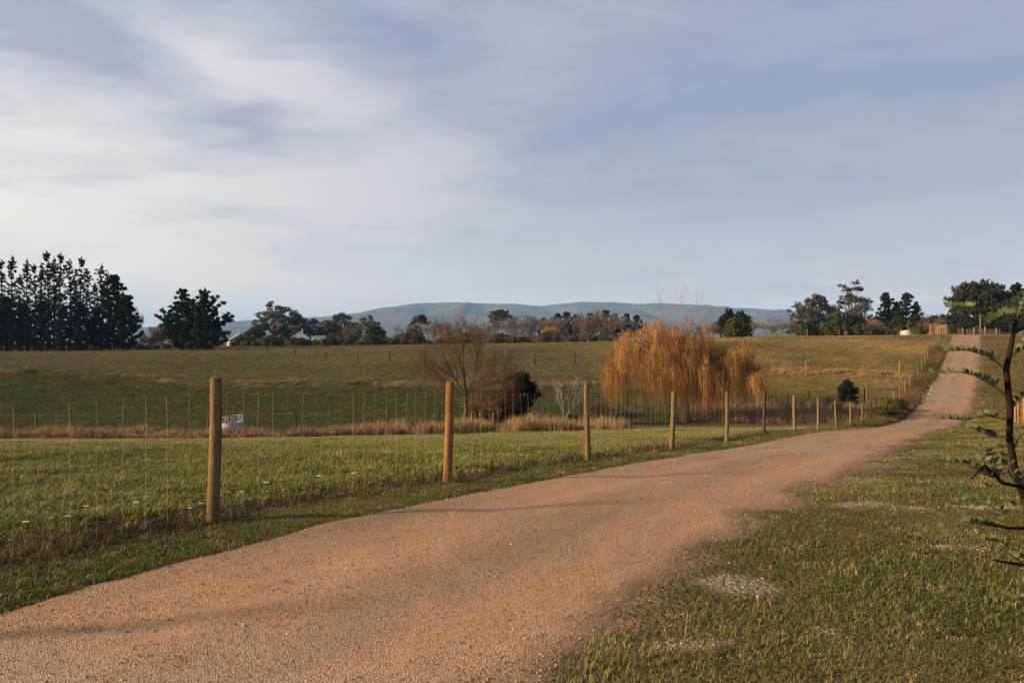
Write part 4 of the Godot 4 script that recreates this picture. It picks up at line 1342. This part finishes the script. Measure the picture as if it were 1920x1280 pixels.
# ---------------------------------------------------------------- fences
func post_mesh(h: float, rad: float, sd: int, tint: Color, sides := 16) -> ArrayMesh:
	# round post of peeled timber: slight taper, chamfered top, knots and uneven tone
	var r := RandomNumberGenerator.new(); r.seed = sd
	var nz := noise(1.0, sd, 2)
	var g := Geo.new()
	var rows := 30
	var idx := func(k: int, q: int) -> int: return k * (sides + 1) + q
	for k in rows:
		var y := lerpf(-0.3, 1.0, k / (rows - 2.0)) if k < rows - 1 else 1.0
		for q in sides + 1:
			var a := TAU * (q % sides) / sides
			var o := Vector3(cos(a), 0, sin(a))
			var rr: float = rad * lerpf(1.06, 0.97, clampf(y, 0.0, 1.0)) * (1.0 + 0.035 * nz.get_noise_3d(o.x * 2.0, y * 4.0, o.z * 2.0)) * (0.9 if k == rows - 1 else 1.0)
			g.v.append(o * rr + Vector3(0.006 * sin(y * 5.0 + sd), y * h + (0.006 if k == rows - 1 else 0.0), 0.006 * cos(y * 4.0 + sd)))
			g.n.append((o + Vector3(0, 0.6 if k == rows - 1 else 0.0, 0)).normalized())
			# weather stain in long streaks, and warmer bands where the timber is fresher
			var m := nz.get_noise_3d(o.x * 2.6, y * 1.1, o.z * 2.6) + 0.5 * nz.get_noise_3d(o.x * 7.0, y * 0.9 + 5.0, o.z * 7.0)
			var warm := nz.get_noise_3d(o.x * 0.8 + 20.0, y * 2.0, o.z * 0.8)
			g.c.append(tint.lerp(Color(tint.r * 0.4, tint.g * 0.41, tint.b * 0.44), clampf(m * 1.7, 0.0, 0.85)).lerp(Color(tint.r * 1.2, tint.g * 1.06, tint.b * 0.8), clampf(warm * 1.5, 0.0, 0.6)))
	for k in rows - 1:
		for q in sides:
			for t in [[idx.call(k, q), idx.call(k, q + 1), idx.call(k + 1, q + 1)], [idx.call(k, q), idx.call(k + 1, q + 1), idx.call(k + 1, q)]]:
				g.ix.append(t[0]); g.ix.append(t[1]); g.ix.append(t[2])
	var c := g.v.size()
	g.v.append(Vector3(0, h * 1.004 + 0.006, 0)); g.n.append(Vector3.UP); g.c.append(tint * 0.7)
	for q in sides:
		var a: int = idx.call(rows - 1, q)
		g.v.append(g.v[a]); g.n.append(Vector3.UP); g.c.append(tint * 0.7)
	for q in sides:
		g.ix.append(c); g.ix.append(c + 1 + (q + 1) % sides); g.ix.append(c + 1 + q)
	# front faces run clockwise: turn every triangle whose face looks inward
	for t in range(0, g.ix.size(), 3):
		var p0 := g.v[g.ix[t]]; var p1 := g.v[g.ix[t + 1]]; var p2 := g.v[g.ix[t + 2]]
		if (p2 - p0).cross(p1 - p0).dot(g.n[g.ix[t]] + g.n[g.ix[t + 1]] + g.n[g.ix[t + 2]]) < 0.0:
			var w := g.ix[t + 1]; g.ix[t + 1] = g.ix[t + 2]; g.ix[t + 2] = w
	return g.mesh()

func wire_run(pts: Array, rad: float) -> ArrayMesh:
	var g := Geo.new()
	var rr := []
	for p in pts: rr.append(rad)
	g.tube(pts, rr, 3)
	return g.mesh()

func make_netting_fence() -> void:
	var o := base("netting_fence", Vector3.ZERO)
	tag(o, "post and wire netting fence running beside the gravel drive", "fence")
	var ds := [0.4, 3.7, 7.06, 10.07, 13.54, 17.06, 20.54, 23.85, 27.45, 31.1, 34.6, 38.0, 41.35, 44.3, 47.4]
	var dd := 50.9
	while dd < 106.0:
		ds.append(dd)
		dd += 3.42
	var looks := [post_mesh(1.3, 0.054, 601, Color(0.2, 0.165, 0.1)), post_mesh(1.3, 0.056, 602, Color(0.28, 0.175, 0.09)), post_mesh(1.3, 0.05, 603, Color(0.2, 0.16, 0.105)), post_mesh(1.3, 0.05, 604, Color(0.09, 0.074, 0.055)), post_mesh(1.3, 0.052, 605, Color(0.23, 0.195, 0.15))]
	var pick := [2, 0, 0, 1, 2, 0, 2, 3, 4, 4, 2, 4, 2, 3, 4]
	var feet := []
	for k in ds.size():
		var d: float = ds[k]
		var x := LEAN * d - 7.15
		var foot := P(x, d)
		feet.append(foot)
		var look: int = pick[k] if k < pick.size() else [3, 4, 2, 4, 0][(k * 7) % 5]
		var p := part("post", looks[look], M.wood, o, foot)
		p.rotation = Vector3(rng.randf_range(-0.015, 0.015), rng.randf() * TAU, 0)
		p.basis = Basis(Vector3.BACK, -0.028 if k in [2, 3, 5] else rng.randf_range(-0.025, 0.02)) * p.basis
		var tall: float = [1.3, 1.3, 1.302, 1.305, 1.33, 1.27, 1.33, 1.34, 1.28, 1.28, 1.27][k] / 1.3 if k < 11 else rng.randf_range(0.86, 0.99)
		p.scale = Vector3(1, tall, 1)
	# netting on the paddock side of the posts: line wires, then stays
	var side := Vector3(-0.848, 0, -0.53) * 0.06
	var stop := 16
	var heights := [0.06, 0.17, 0.28, 0.39, 0.51, 0.64, 0.78, 0.95, 1.17]
	for h in heights:
		var pts := []
		for k in stop:
			for q in 3:
				var f := q / 3.0
				if k == stop - 1 and q > 0: continue
				var p: Vector3 = feet[k].lerp(feet[mini(k + 1, stop - 1)], f)
				pts.append(p + side + Vector3(0, h - 0.012 * sin(f * PI) + 0.004 * sin(k * 7.0 + q * 3.0 + h * 20.0), 0))
		part("line_wire", wire_run(pts, 0.0007 if h > 0.1 and h < 1.1 else 0.0009), M.wire, o)
	var g := Geo.new()
	var kink := []
	for q in 8:
		kink.append(Vector3(0.006 * sin(q * 2.1), 0.06 + 1.11 * q / 7.0, 0.006 * cos(q * 1.7)))
	var rr := []
	for q in 8: rr.append(0.00105)
	g.tube(kink, rr, 3)
	var stay := g.mesh()
	for k in 13:
		var a: Vector3 = feet[k]; var b: Vector3 = feet[k + 1]
		var n := 19 if k < 10 else 12
		for q in range(1, n):
			var f := float(q) / n
			var s := part("stay_wire", stay, M.wire, o, a.lerp(b, f) + side + Vector3(0, -0.012 * sin(f * PI), 0))
			s.rotation.y = rng.randf() * TAU
			s.rotation.z = rng.randf_range(-0.012, 0.012)
	# plain wires on up the slope
	for h in [0.2, 0.5, 0.8, 1.05]:
		var pts := []
		for k in range(stop - 1, feet.size()):
			pts.append(feet[k] + side + Vector3(0, h, 0))
		part("line_wire", wire_run(pts, 0.0025), M.wire, o)

func stock_fence(label: String, spots: Array, h: float, rad: float, wires: Array, tint: Color, sd: int) -> Node3D:
	var o := base("stock_fence", Vector3.ZERO)
	tag(o, label, "fence")
	var a := post_mesh(h, rad, sd, tint, 7)
	var b := post_mesh(h, rad * 0.85, sd + 1, tint * 0.6, 7)
	var feet := []
	for s in spots:
		var f := P(s[0], s[1])
		feet.append(f)
		var p := part("post", a if rng.randf() < 0.5 else b, M.wood, o, f)
		p.basis = Basis(Vector3.BACK, rng.randf_range(-0.05, 0.05)) * Basis(Vector3.UP, rng.randf() * TAU)
		p.scale.y = rng.randf_range(0.88, 1.08)
	for w in wires:
		var pts := []
		for f in feet: pts.append(f + Vector3(0, w, 0))
		part("line_wire", wire_run(pts, 0.0022), M.wire, o)
	return o

func px_spots(list: Array) -> Array:
	return list.map(func(e): return [ax(e[0], e[1]), e[1]])

func make_fences() -> void:
	make_netting_fence()
	stock_fence("low dark post and wire fence half sunk in the dry stream grass", px_spots([[-70, 40.5], [67, 40.5], [229, 40.3], [390, 40.2], [554, 40.0], [726, 40.0], [822, 40.0], [905, 40.3], [1000, 41.0], [1090, 42.0]]), 1.12, 0.05, [0.35, 0.65, 0.95], Color(0.14, 0.12, 0.1), 621)
	stock_fence("short line of thin battens in dry grass beside the bare tree", px_spots([[883, 38.6], [892, 39.4], [901, 40.8], [923, 38.8], [934, 38.9]]), 0.95, 0.035, [0.4, 0.8], Color(0.3, 0.24, 0.18), 625)
	stock_fence("wire fence crossing the upper field with evenly spaced posts", px_spots([[397, 178], [447, 163], [500, 142], [553, 124], [610, 108], [670, 97], [730, 90], [795, 86], [862, 84], [928, 83], [1002, 83], [1078, 83.5], [1150, 84.5], [1215, 85]]), 1.25, 0.085, [0.4, 0.75, 1.05], Color(0.075, 0.065, 0.055), 631)
	stock_fence("wire fence along the foot of the dark pine plantation", px_spots([[-40, 192], [6, 191], [45, 190], [84, 190], [124, 189], [167, 188], [210, 188], [255, 187], [300, 186], [347, 185], [397, 184]]), 1.5, 0.09, [0.5, 1.0], Color(0.2, 0.17, 0.14), 635)
	stock_fence("sagging wire fence with sparse posts across the golden slope", px_spots([[1380, 73], [1450, 73], [1511, 73], [1572, 73], [1630, 73], [1687, 73]]), 1.2, 0.05, [0.4, 0.75, 1.05], Color(0.36, 0.27, 0.17), 641)
	stock_fence("dark wire fence on the gully side below the golden slope", px_spots([[1340, 53], [1395, 53], [1453, 53.5], [1476, 54], [1517, 54], [1549, 54.5], [1580, 55], [1622, 56]]), 1.1, 0.055, [0.4, 0.75], Color(0.09, 0.075, 0.06), 645)
	stock_fence("wire fence with pale posts along the crest below the gums", px_spots([[1360, 150], [1410, 150], [1462, 150], [1514, 152], [1574, 152], [1634, 154], [1690, 150]]), 1.5, 0.06, [0.5, 1.0], Color(0.3, 0.27, 0.22), 651)
	stock_fence("wire fence with tall posts on the grass right of the drive", [[18.4, 27.7], [21.0, 31.8], [23.6, 36.0], [26.2, 40.2], [15.8, 23.6], [13.2, 19.4]].slice(0, 4), 1.35, 0.055, [0.3, 0.6, 0.9, 1.2], Color(0.34, 0.23, 0.12), 655)
	# timber gate frame in the gully
	var o := base("gate_frame", P(ax(1652, 56.5), 56.5), -0.1)
	tag(o, "weathered timber gate frame with one high rail in the gully", "gate")
	var old := Color(0.17, 0.15, 0.12)
	var pm := post_mesh(1.25, 0.07, 661, old, 8)
	for e in [[-0.98, 1.0], [0.92, 1.0], [1.12, 1.05]]:
		var gx: float = e[0]
		var foot := P(o.position.x + gx, 56.5 - gx * 0.1)
		var p := part("post", pm, M.wood, o, Vector3(gx, foot.y - o.position.y, gx * 0.0))
		p.scale.y = e[1]
	var g := Geo.new()
	g.tint = old
	g.tube([Vector3(-1.0, 1.07, 0.08), Vector3(0, 1.05, 0.08), Vector3(1.0, 1.06, 0.08)], [0.055, 0.06, 0.055], 7, true)
	part("rail", g.mesh(), M.wood, o)

# ---------------------------------------------------------------- yards, buildings, tank, feeder
func make_yards() -> void:
	# railed stock yard at the top of the drive
	var x0 := ax(1745, 112.0); var d0 := 112.0
	var o := base("stock_yard", P(x0, d0), 0.0)
	tag(o, "pale timber stock yard with horizontal rails beside the drive crest", "stock yard")
	var warm := Color(0.46, 0.33, 0.22)
	var g := Geo.new(); g.tint = warm
	g.box(Vector3(0, 0.72, 0), Vector3(0.11, 1.7, 0.11))
	var pm := g.mesh()
	var ends := [Vector3(0, 0, 0), Vector3(1.1, 0, 0.1), Vector3(2.25, 0, 0.2)]
	for e in ends:
		part("post", pm, M.wood, o, e)
	for k in 6:
		var rg := Geo.new(); rg.tint = warm * (0.9 + 0.05 * (k % 3))
		rg.box(Vector3(1.12, 0.22 + 0.25 * k, 0.17), Vector3(2.35, 0.1, 0.035), Basis(Vector3.UP, -0.089))
		part("rail", rg.mesh(), M.wood, o)
	# side of close boards leading back
	var bg := Geo.new(); bg.tint = warm * 0.92
	bg.box(Vector3(0, 0.7, 0), Vector3(0.12, 1.6, 0.05))
	var bm := bg.mesh()
	for k in 13:
		var b := part("board", bm, M.wood, o, Vector3(2.5 + 0.17 * k, 0.0, -0.3 - 0.55 * k))
		b.rotation.y = 0.5
		b.scale.y = rng.randf_range(0.9, 1.0)
	for q in [0.4, 1.2]:
		var tg := Geo.new(); tg.tint = warm * 0.8
		tg.tube([Vector3(2.45, q, -0.34), Vector3(4.6, q, -7.0)], [0.04, 0.04], 4, true)
		part("rail", tg.mesh(), M.wood, o)
	# paling fence across the top
	var f := base("paling_fence", Vector3.ZERO)
	tag(f, "weathered paling fence crossing behind the crest of the drive", "fence")
	var pale := Geo.new(); pale.tint = Color(0.30, 0.23, 0.17)
	pale.box(Vector3(0, 0.55, 0), Vector3(0.1, 1.2, 0.03))
	var dark := Geo.new(); dark.tint = Color(0.16, 0.12, 0.1)
	dark.box(Vector3(0, 0.55, 0), Vector3(0.1, 1.2, 0.03))
	var ms := [pale.mesh(), dark.mesh()]
	var big := Geo.new(); big.tint = Color(0.45, 0.36, 0.25)
	big.box(Vector3(0, 0.65, 0), Vector3(0.16, 1.5, 0.16))
	var bigm := big.mesh()
	for k in 46:
		var px := 1797.0 + 1.75 * k
		var d := 134.0 + 0.02 * k
		var p := part("post" if k % 12 == 5 else "paling", bigm if k % 12 == 5 else ms[0 if rng.randf() < 0.45 else 1], M.wood, f, P(ax(px, d), d))
		p.scale.y = rng.randf_range(0.9, 1.08)
	for q in [0.35, 0.9]:
		var tg := Geo.new(); tg.tint = Color(0.28, 0.22, 0.16)
		tg.tube([P(ax(1797, 134.1), 134.1, q), P(ax(1838, 134.6), 134.6, q), P(ax(1877, 135.1), 135.1, q)], [0.04, 0.04, 0.04], 4, true)
		part("rail", tg.mesh(), M.wood, f)
	var up := base("utility_pole", P(ax(1839, 178.0), 178.0))
	tag(up, "thin grey utility pole before the dark trees at the drive end", "pole")
	var ug := Geo.new(); ug.tint = Color(0.3, 0.28, 0.26)
	ug.tube([Vector3(0, -0.3, 0), Vector3(0, 2.5, 0), Vector3(0, 5.2, 0)], [0.14, 0.12, 0.1], 8, true)
	part("shaft", ug.mesh(), M.wood, up)
	ug = Geo.new(); ug.tint = Color(0.25, 0.22, 0.2)
	ug.box(Vector3(0, 4.9, 0.12), Vector3(1.6, 0.1, 0.1))
	part("crossarm", ug.mesh(), M.wood, up)
	# leaning thin stake on the right verge
	var s := base("stake", P(ax(1888, 60.0), 60.0))
	var sg := Geo.new(); sg.tint = Color(0.45, 0.36, 0.2)
	sg.tube([Vector3(0, -0.2, 0), Vector3(-0.06, 1.0, 0), Vector3(-0.12, 2.0, 0)], [0.05, 0.048, 0.045], 7, true)
	part("shaft", sg.mesh(), M.wood, s)
	tag(s, "thin pale stake leaning on the grass slope right of the drive", "stake")

func house(called: String, label: String, x: float, d: float, w: float, l: float, wall_h: float, roof_h: float, turn: float, roof_m: Material, chimney := false, flat := false) -> void:
	var o := base(called, P(x, d), turn)
	tag(o, label, "building")
	var g := Geo.new()
	g.box(Vector3(0, wall_h * 0.5 - 0.1, 0), Vector3(w, wall_h + 0.2, l))
	if not flat:
		for s in [-1.0, 1.0]:
			g.tri_to(Vector3(-w / 2, wall_h, s * l / 2), Vector3(w / 2, wall_h, s * l / 2), Vector3(0, wall_h + roof_h, s * l / 2), Vector3(0, 0, s), 0.0)
	part("wall", g.mesh(), M.white, o)
	g = Geo.new()
	if flat:
		g.box(Vector3(0, wall_h + 0.1, 0), Vector3(w + 0.5, 0.16, l + 0.5), Basis(Vector3.BACK, 0.03))
	else:
		var pitch := atan2(roof_h, w / 2)
		for s in [-1.0, 1.0]:
			g.box(Vector3(s * w / 4 * 1.06, wall_h + roof_h / 2 + 0.03, 0), Vector3(Vector2(w / 2, roof_h).length() * 1.1, 0.1, l + 0.7), Basis(Vector3.BACK, -s * pitch))
	var rf := part("roof", g.mesh(), roof_m, o)
	if chimney:
		g = Geo.new()
		g.box(Vector3(w * 0.12, wall_h + roof_h + 0.3, 0), Vector3(0.6, 1.6, 0.6))
		part("chimney", g.mesh(), M.white, rf)
	for k in 2:
		g = Geo.new()
		g.box(Vector3(0, 0, 0), Vector3(1.1, 1.0, 0.12))
		part("window", g.mesh(), M.pane, o, Vector3(-w * 0.22 + k * w * 0.44, wall_h * 0.55, l / 2 + 0.02))
	g = Geo.new()
	g.box(Vector3(0, 0.95, 0), Vector3(0.9, 1.95, 0.12))
	part("door", g.mesh(), M.roof_dark, o, Vector3(0, 0, l / 2 + 0.02))

func make_buildings() -> void:
	house("farmhouse", "white farmhouse with pale gable roof and chimney behind the hedge", ax(562, 300), 300, 7.0, 9.0, 2.9, 2.4, 0.25, M.roof_pale, true)
	house("farm_cottage", "white flat roofed building beside the gabled farmhouse", ax(597, 292), 292, 5.0, 6.0, 3.4, 0.6, 0.2, M.white, false, true)
	house("garden_shed", "tiny low white shed right of the farm buildings", ax(655, 296), 296, 2.6, 3.0, 1.9, 0.5, 0.0, M.white, false, true)
	house("barn", "barn with dark gable end between spreading pines and gum grove", ax(447, 300), 300, 7.0, 9.0, 2.0, 2.6, 0.5, M.roof_dark)
	house("long_shed", "long shed with sloping pale iron roof behind the plantation end", ax(283, 232), 232, 11.0, 7.0, 1.2, 1.3, 0.35, M.roof_pale)
	# water tank
	var d := 168.0
	var o := base("water_tank", P(ax(1700, d), d))
	tag(o, "pale green round water tank on the crest of the field", "tank")
	var g := Geo.new()
	var path := []; var rad := []
	for k in 12:
		path.append(Vector3(0, 1.15 * k / 11.0 - 0.1, 0)); rad.append(1.25 + (0.015 if k % 2 == 0 else 0.0))
	g.tube(path, rad, 28)
	part("wall", g.mesh(), M.tank, o)
	g = Geo.new()
	g.tube([Vector3(0, 1.04, 0), Vector3(0, 1.14, 0), Vector3(0, 1.3, 0), Vector3(0, 1.38, 0)], [1.27, 1.2, 0.6, 0.28], 28, true)
	var lid := part("lid", g.mesh(), M.tank, o)
	g = Geo.new()
	g.tube([Vector3(0.2, 1.3, 0.3), Vector3(0.2, 1.46, 0.3)], [0.22, 0.22], 12, true)
	part("hatch", g.mesh(), M.tank, lid)
	# hay feeder beside the stream
	var fx := ax(434, 38.5)
	var f := base("hay_feeder", P(fx, 38.5, 0.30))
	tag(f, "white round hay feeder with upright bars on the stream bank", "feeder")
	f.rotation.z = 0.05
	g = Geo.new()
	path = []; rad = []
	for k in 7:
		path.append(Vector3(0, 0.06 * k, 0)); rad.append(0.5 + 0.03 * k / 6.0 + (0.008 if k % 2 == 0 else 0.0))
	g.tube(path, rad, 26)
	part("skirt", g.mesh(), M.zinc, f)
	g = Geo.new()
	var ring := []; var rr := []
	for k in 27:
		ring.append(Vector3(cos(TAU * k / 26.0) * 0.55, 0.66, sin(TAU * k / 26.0) * 0.55)); rr.append(0.012)
	g.tube(ring, rr, 5)
	part("top_ring", g.mesh(), M.zinc, f)
	for k in 22:
		g = Geo.new()
		var a := TAU * k / 22.0
		g.tube([Vector3(cos(a) * 0.53, 0.3, sin(a) * 0.53), Vector3(cos(a + 0.12 * (k % 2)) * 0.55, 0.67, sin(a + 0.12 * (k % 2)) * 0.55)], [0.016, 0.014], 5)
		part("bar", g.mesh(), M.zinc, f)
	# stones where the drive crosses the gully
	for e in [[1668, 47.5, 0.26, 0.55], [1652, 47.0, 0.2, 0.4], [1660, 45.5, 0.17, 0.45], [1641, 44.0, 0.14, 0.4]]:
		var bx: float = LEAN * e[1] + drive_c(e[1]) - rng.randf_range(2.2, 2.6) / 0.848
		var b := part("boulder", meshes.stone, null, self, P(bx, e[1], 0.04))
		b.material_override = M.pale_stone
		b.scale = Vector3(e[2] * 1.3, e[2], e[2])
		b.rotation.y = rng.randf() * TAU
		tag(b, "pale stone lying where the fence meets the drive in the dip", "stone", "stones in the dip")
	# yarrow heads in the sprayed strip
	var yg := Geo.new(); var hg := Geo.new()
	yg.tint = Color(0.16, 0.15, 0.07)
	yg.tube([Vector3(0, -0.02, 0), Vector3(0.01, 0.1, 0), Vector3(0, 0.2, 0.01)], [0.0022, 0.002, 0.0015], 4)
	for k in 9:
		var a := k * 0.7
		yg.ribbon(Vector3(0, 0.03 + 0.012 * k, 0), Vector3(cos(a) * 0.05, 0.05 + 0.012 * k, sin(a) * 0.05), 0.004, 0.001, Vector3.UP)
	var r := RandomNumberGenerator.new(); r.seed = 77
	hg.tint = Color(0.62, 0.6, 0.55)
	for k in 40:
		var a := r.randf() * TAU; var q := sqrt(r.randf()) * 0.028
		var p := Vector3(cos(a) * q, 0.2 - q * 0.15, sin(a) * q)
		var s := r.randf_range(0.003, 0.006)
		hg.tri_to(p + Vector3(s, 0, 0), p + Vector3(-s * 0.5, 0.001, s * 0.9), p + Vector3(-s * 0.5, -0.001, -s * 0.9), Vector3.UP, 0.3)
	var ym := yg.mesh(); var hm := hg.mesh()
	for k in 46:
		var dd := 4.6 + 8.0 * pow(rng.randf(), 1.5)
		var n := rng.randf_range(-3.3, -2.55)
		var q := base("yarrow", P(LEAN * dd + drive_c(dd) + n / 0.848, dd), rng.randf() * TAU)
		part("stem", ym, M.dry, q); part("flower_head", hm, M.dry, q)
		var sc := rng.randf_range(0.6, 1.15)
		q.scale = Vector3(sc, sc, sc)
		tag(q, "white flat topped yarrow in the dark strip under the netting", "flower", "yarrow under the netting")

# ---------------------------------------------------------------- young shrub at the photographer's side
func frond(stem_pts: Array, pairs: int, size: float, sd: int, first := 0.25, one_side := false) -> ArrayMesh:
	var r := RandomNumberGenerator.new(); r.seed = sd
	var g := Geo.new()
	g.tint = Color(0.13, 0.12, 0.05)
	var c := Curve3D.new()
	for p in stem_pts: c.add_point(p)
	for k in range(1, stem_pts.size() - 1):
		var t: Vector3 = (stem_pts[k + 1] - stem_pts[k - 1]) * 0.22
		c.set_point_in(k, -t); c.set_point_out(k, t)
	var total := c.get_baked_length()
	var pts := []; var rr := []
	for k in 13:
		pts.append(c.sample_baked(total * k / 12.0)); rr.append(lerpf(0.0017, 0.0006, k / 12.0))
	g.tube(pts, rr, 5)
	for k in pairs:
		var f := lerpf(first, 0.99, float(k) / maxf(pairs - 1, 1))
		var p := c.sample_baked(total * f)
		var t := (c.sample_baked(minf(total * f + 0.004, total)) - c.sample_baked(maxf(total * f - 0.004, 0.0))).normalized()
		var up := (Vector3.UP - t * t.y).normalized()
		var side := t.cross(up).normalized()
		for s in [-1.0, 1.0]:
			if r.randf() < 0.08: continue
			var tw := r.randf_range(-0.5, 0.5)
			var o: Vector3 = (side * s * 0.7 + up * (0.75 + tw * 0.5) + t * 0.35).normalized()
			var ln := size * r.randf_range(0.8, 1.15) * (1.0 - 0.35 * f)
			var wv := o.cross(t * 0.8 + up * tw).normalized() * ln * 0.36
			var tone := r.randf_range(0.7, 1.3)
			g.tint = Color(0.05 * tone, 0.066 * tone, 0.028 * tone)
			var a := p + o * ln * 0.06
			var b := p + o * ln * 0.4 + wv
			var e := p + o * ln * 0.4 - wv
			var b2 := p + o * ln * 0.8 + wv * 0.75
			var e2 := p + o * ln * 0.8 - wv * 0.75
			var tip := p + o * ln - up * ln * 0.06
			var nn := o.cross(wv).normalized()
			for q in [[a, b, e], [b, b2, e], [e, b2, e2], [e2, b2, tip]]:
				g.tri_to(q[0], q[1], q[2], nn, 0.3)
	return g.mesh()

func make_young_shrub() -> void:
	var o := base("young_shrub", Vector3.ZERO)
	tag(o, "young shrub with thin dark stems and small paired leaflets beside the camera", "shrub")
	# stems as (sideways, height, distance) in metres
	var v := func(px: float, py: float, d: float) -> Vector3: return Vector3(ax(px, d), EYE - (py - 640.0) / 1450.0 * d, -d)
	var foot := P(1.02, 1.42, -0.03)
	var stems := [
		[foot, v.call(2010, 1250, 1.36), v.call(1962, 1040, 1.32), v.call(1920, 930, 1.3), v.call(1903, 880, 1.29), v.call(1893, 820, 1.28), v.call(1895, 770, 1.28), v.call(1887, 692, 1.27), v.call(1896, 650, 1.27), v.call(1905, 600, 1.27)],
		[foot, v.call(1990, 1300, 1.3), v.call(1960, 1180, 1.2), v.call(1925, 1060, 1.15), v.call(1862, 1050, 1.14)],
		[v.call(1962, 1040, 1.32), v.call(1925, 915, 1.28), v.call(1880, 905, 1.26), v.call(1848, 872, 1.25), v.call(1822, 898, 1.24)],
		[v.call(1962, 1040, 1.32), v.call(1930, 990, 1.25), v.call(1890, 990, 1.22), v.call(1850, 980, 1.2)],
		[foot, v.call(2050, 1150, 1.5), v.call(2010, 900, 1.5), v.call(1990, 700, 1.5), v.call(2000, 560, 1.5)]]
	var rads := [[0.0085, 0.0075, 0.007, 0.0065, 0.006, 0.0055, 0.0052, 0.005, 0.0042, 0.003], [0.006, 0.005, 0.0045, 0.0035, 0.0012], [0.005, 0.004, 0.003, 0.0022, 0.0012], [0.004, 0.003, 0.0022, 0.0012], [0.007, 0.006, 0.005, 0.004, 0.002]]
	for k in stems.size():
		var g := Geo.new()
		g.tint = Color(0.022, 0.012, 0.011)
		g.tube(stems[k], rads[k], 7, true)
		part("stem", g.mesh(), M.twig, o)
	var F := [
		[[1888, 692, 1.27], [1855, 668, 1.26], [1815, 656, 1.25], [1778, 658, 1.24], 15],
		[[1890, 742, 1.28], [1868, 726, 1.27], [1832, 704, 1.26], [1800, 697, 1.25], [1750, 700, 1.24], 14],
		[[1893, 788, 1.28], [1850, 778, 1.26], [1812, 787, 1.25], [1757, 783, 1.24], 15],
		[[1904, 606, 1.27], [1876, 602, 1.26], [1845, 582, 1.25], [1812, 575, 1.24], [1780, 573, 1.23], 14],
		[[1905, 602, 1.27], [1913, 580, 1.26], [1922, 552, 1.25], 9],
		[[1896, 668, 1.27], [1915, 655, 1.28], [1945, 650, 1.3], 9],
		[[1893, 820, 1.28], [1860, 818, 1.25], [1820, 800, 1.22], [1780, 812, 1.2], 13],
		[[1903, 880, 1.29], [1860, 895, 1.26], [1812, 868, 1.24], [1748, 861, 1.23], 17],
		[[1880, 905, 1.26], [1868, 880, 1.25], [1855, 850, 1.24], [1843, 842, 1.23], 11],
		[[1848, 872, 1.25], [1838, 850, 1.24], [1835, 825, 1.23], 8],
		[[1925, 915, 1.28], [1900, 890, 1.25], [1885, 860, 1.24], [1880, 840, 1.23], 10],
		[[1880, 905, 1.26], [1850, 925, 1.23], [1826, 935, 1.22], [1790, 940, 1.2], 12],
		[[1890, 990, 1.22], [1850, 985, 1.2], [1812, 978, 1.19], [1770, 990, 1.18], 14],
		[[1890, 990, 1.22], [1880, 960, 1.2], [1850, 945, 1.18], 9],
		[[1925, 1060, 1.15], [1895, 1040, 1.13], [1870, 1015, 1.12], [1838, 1010, 1.1], 11],
		[[1925, 1060, 1.15], [1900, 1085, 1.13], [1880, 1120, 1.12], [1878, 1150, 1.1], 11],
		[[1960, 1180, 1.2], [1930, 1130, 1.15], [1900, 1120, 1.12], [1870, 1130, 1.1], 11],
		[[1898, 850, 1.29], [1912, 820, 1.28], [1935, 800, 1.28], 9],
		[[1895, 770, 1.28], [1915, 745, 1.28], [1940, 735, 1.28], 9],
		[[1905, 600, 1.27], [1893, 590, 1.26], [1870, 592, 1.24], [1850, 606, 1.22], 10],
		[[1962, 1040, 1.32], [1940, 960, 1.28], [1915, 945, 1.25], [1890, 950, 1.22], 12],
		[[2010, 900, 1.5], [1970, 860, 1.45], [1930, 850, 1.42], 12],
		[[1990, 700, 1.5], [1960, 660, 1.47], [1925, 640, 1.44], 12],
		[[2000, 560, 1.5], [2010, 520, 1.48], [2040, 490, 1.46], 12]]
	for k in F.size():
		var pts := []
		for q in F[k].size() - 1:
			pts.append(v.call(F[k][q][0], F[k][q][1], F[k][q][2]))
		part("leaf", frond(pts, int(F[k][-1] * 0.62), 0.0165, 700 + k, 0.22), M.leaflet, o)

func _ready() -> void:
	rng.seed = 20240713
	n_small = noise(0.55, 1, 3)
	n_mid = noise(0.16, 2, 3)
	n_big = noise(0.035, 3, 3)
	set_stage()
	solve_terrain()
	make_materials()
	print("stage ", Time.get_ticks_msec())
	make_ground()
	make_drive()
	make_hills()
	print("land ", Time.get_ticks_msec())
	make_grass()
	print("grass ", Time.get_ticks_msec())
	make_trees()
	make_stream_trees()
	print("trees ", Time.get_ticks_msec())
	make_fences()
	make_yards()
	make_buildings()
	make_young_shrub()
	for k in kinds:
		kinds[k][0].free()
	print("things ", Time.get_ticks_msec())
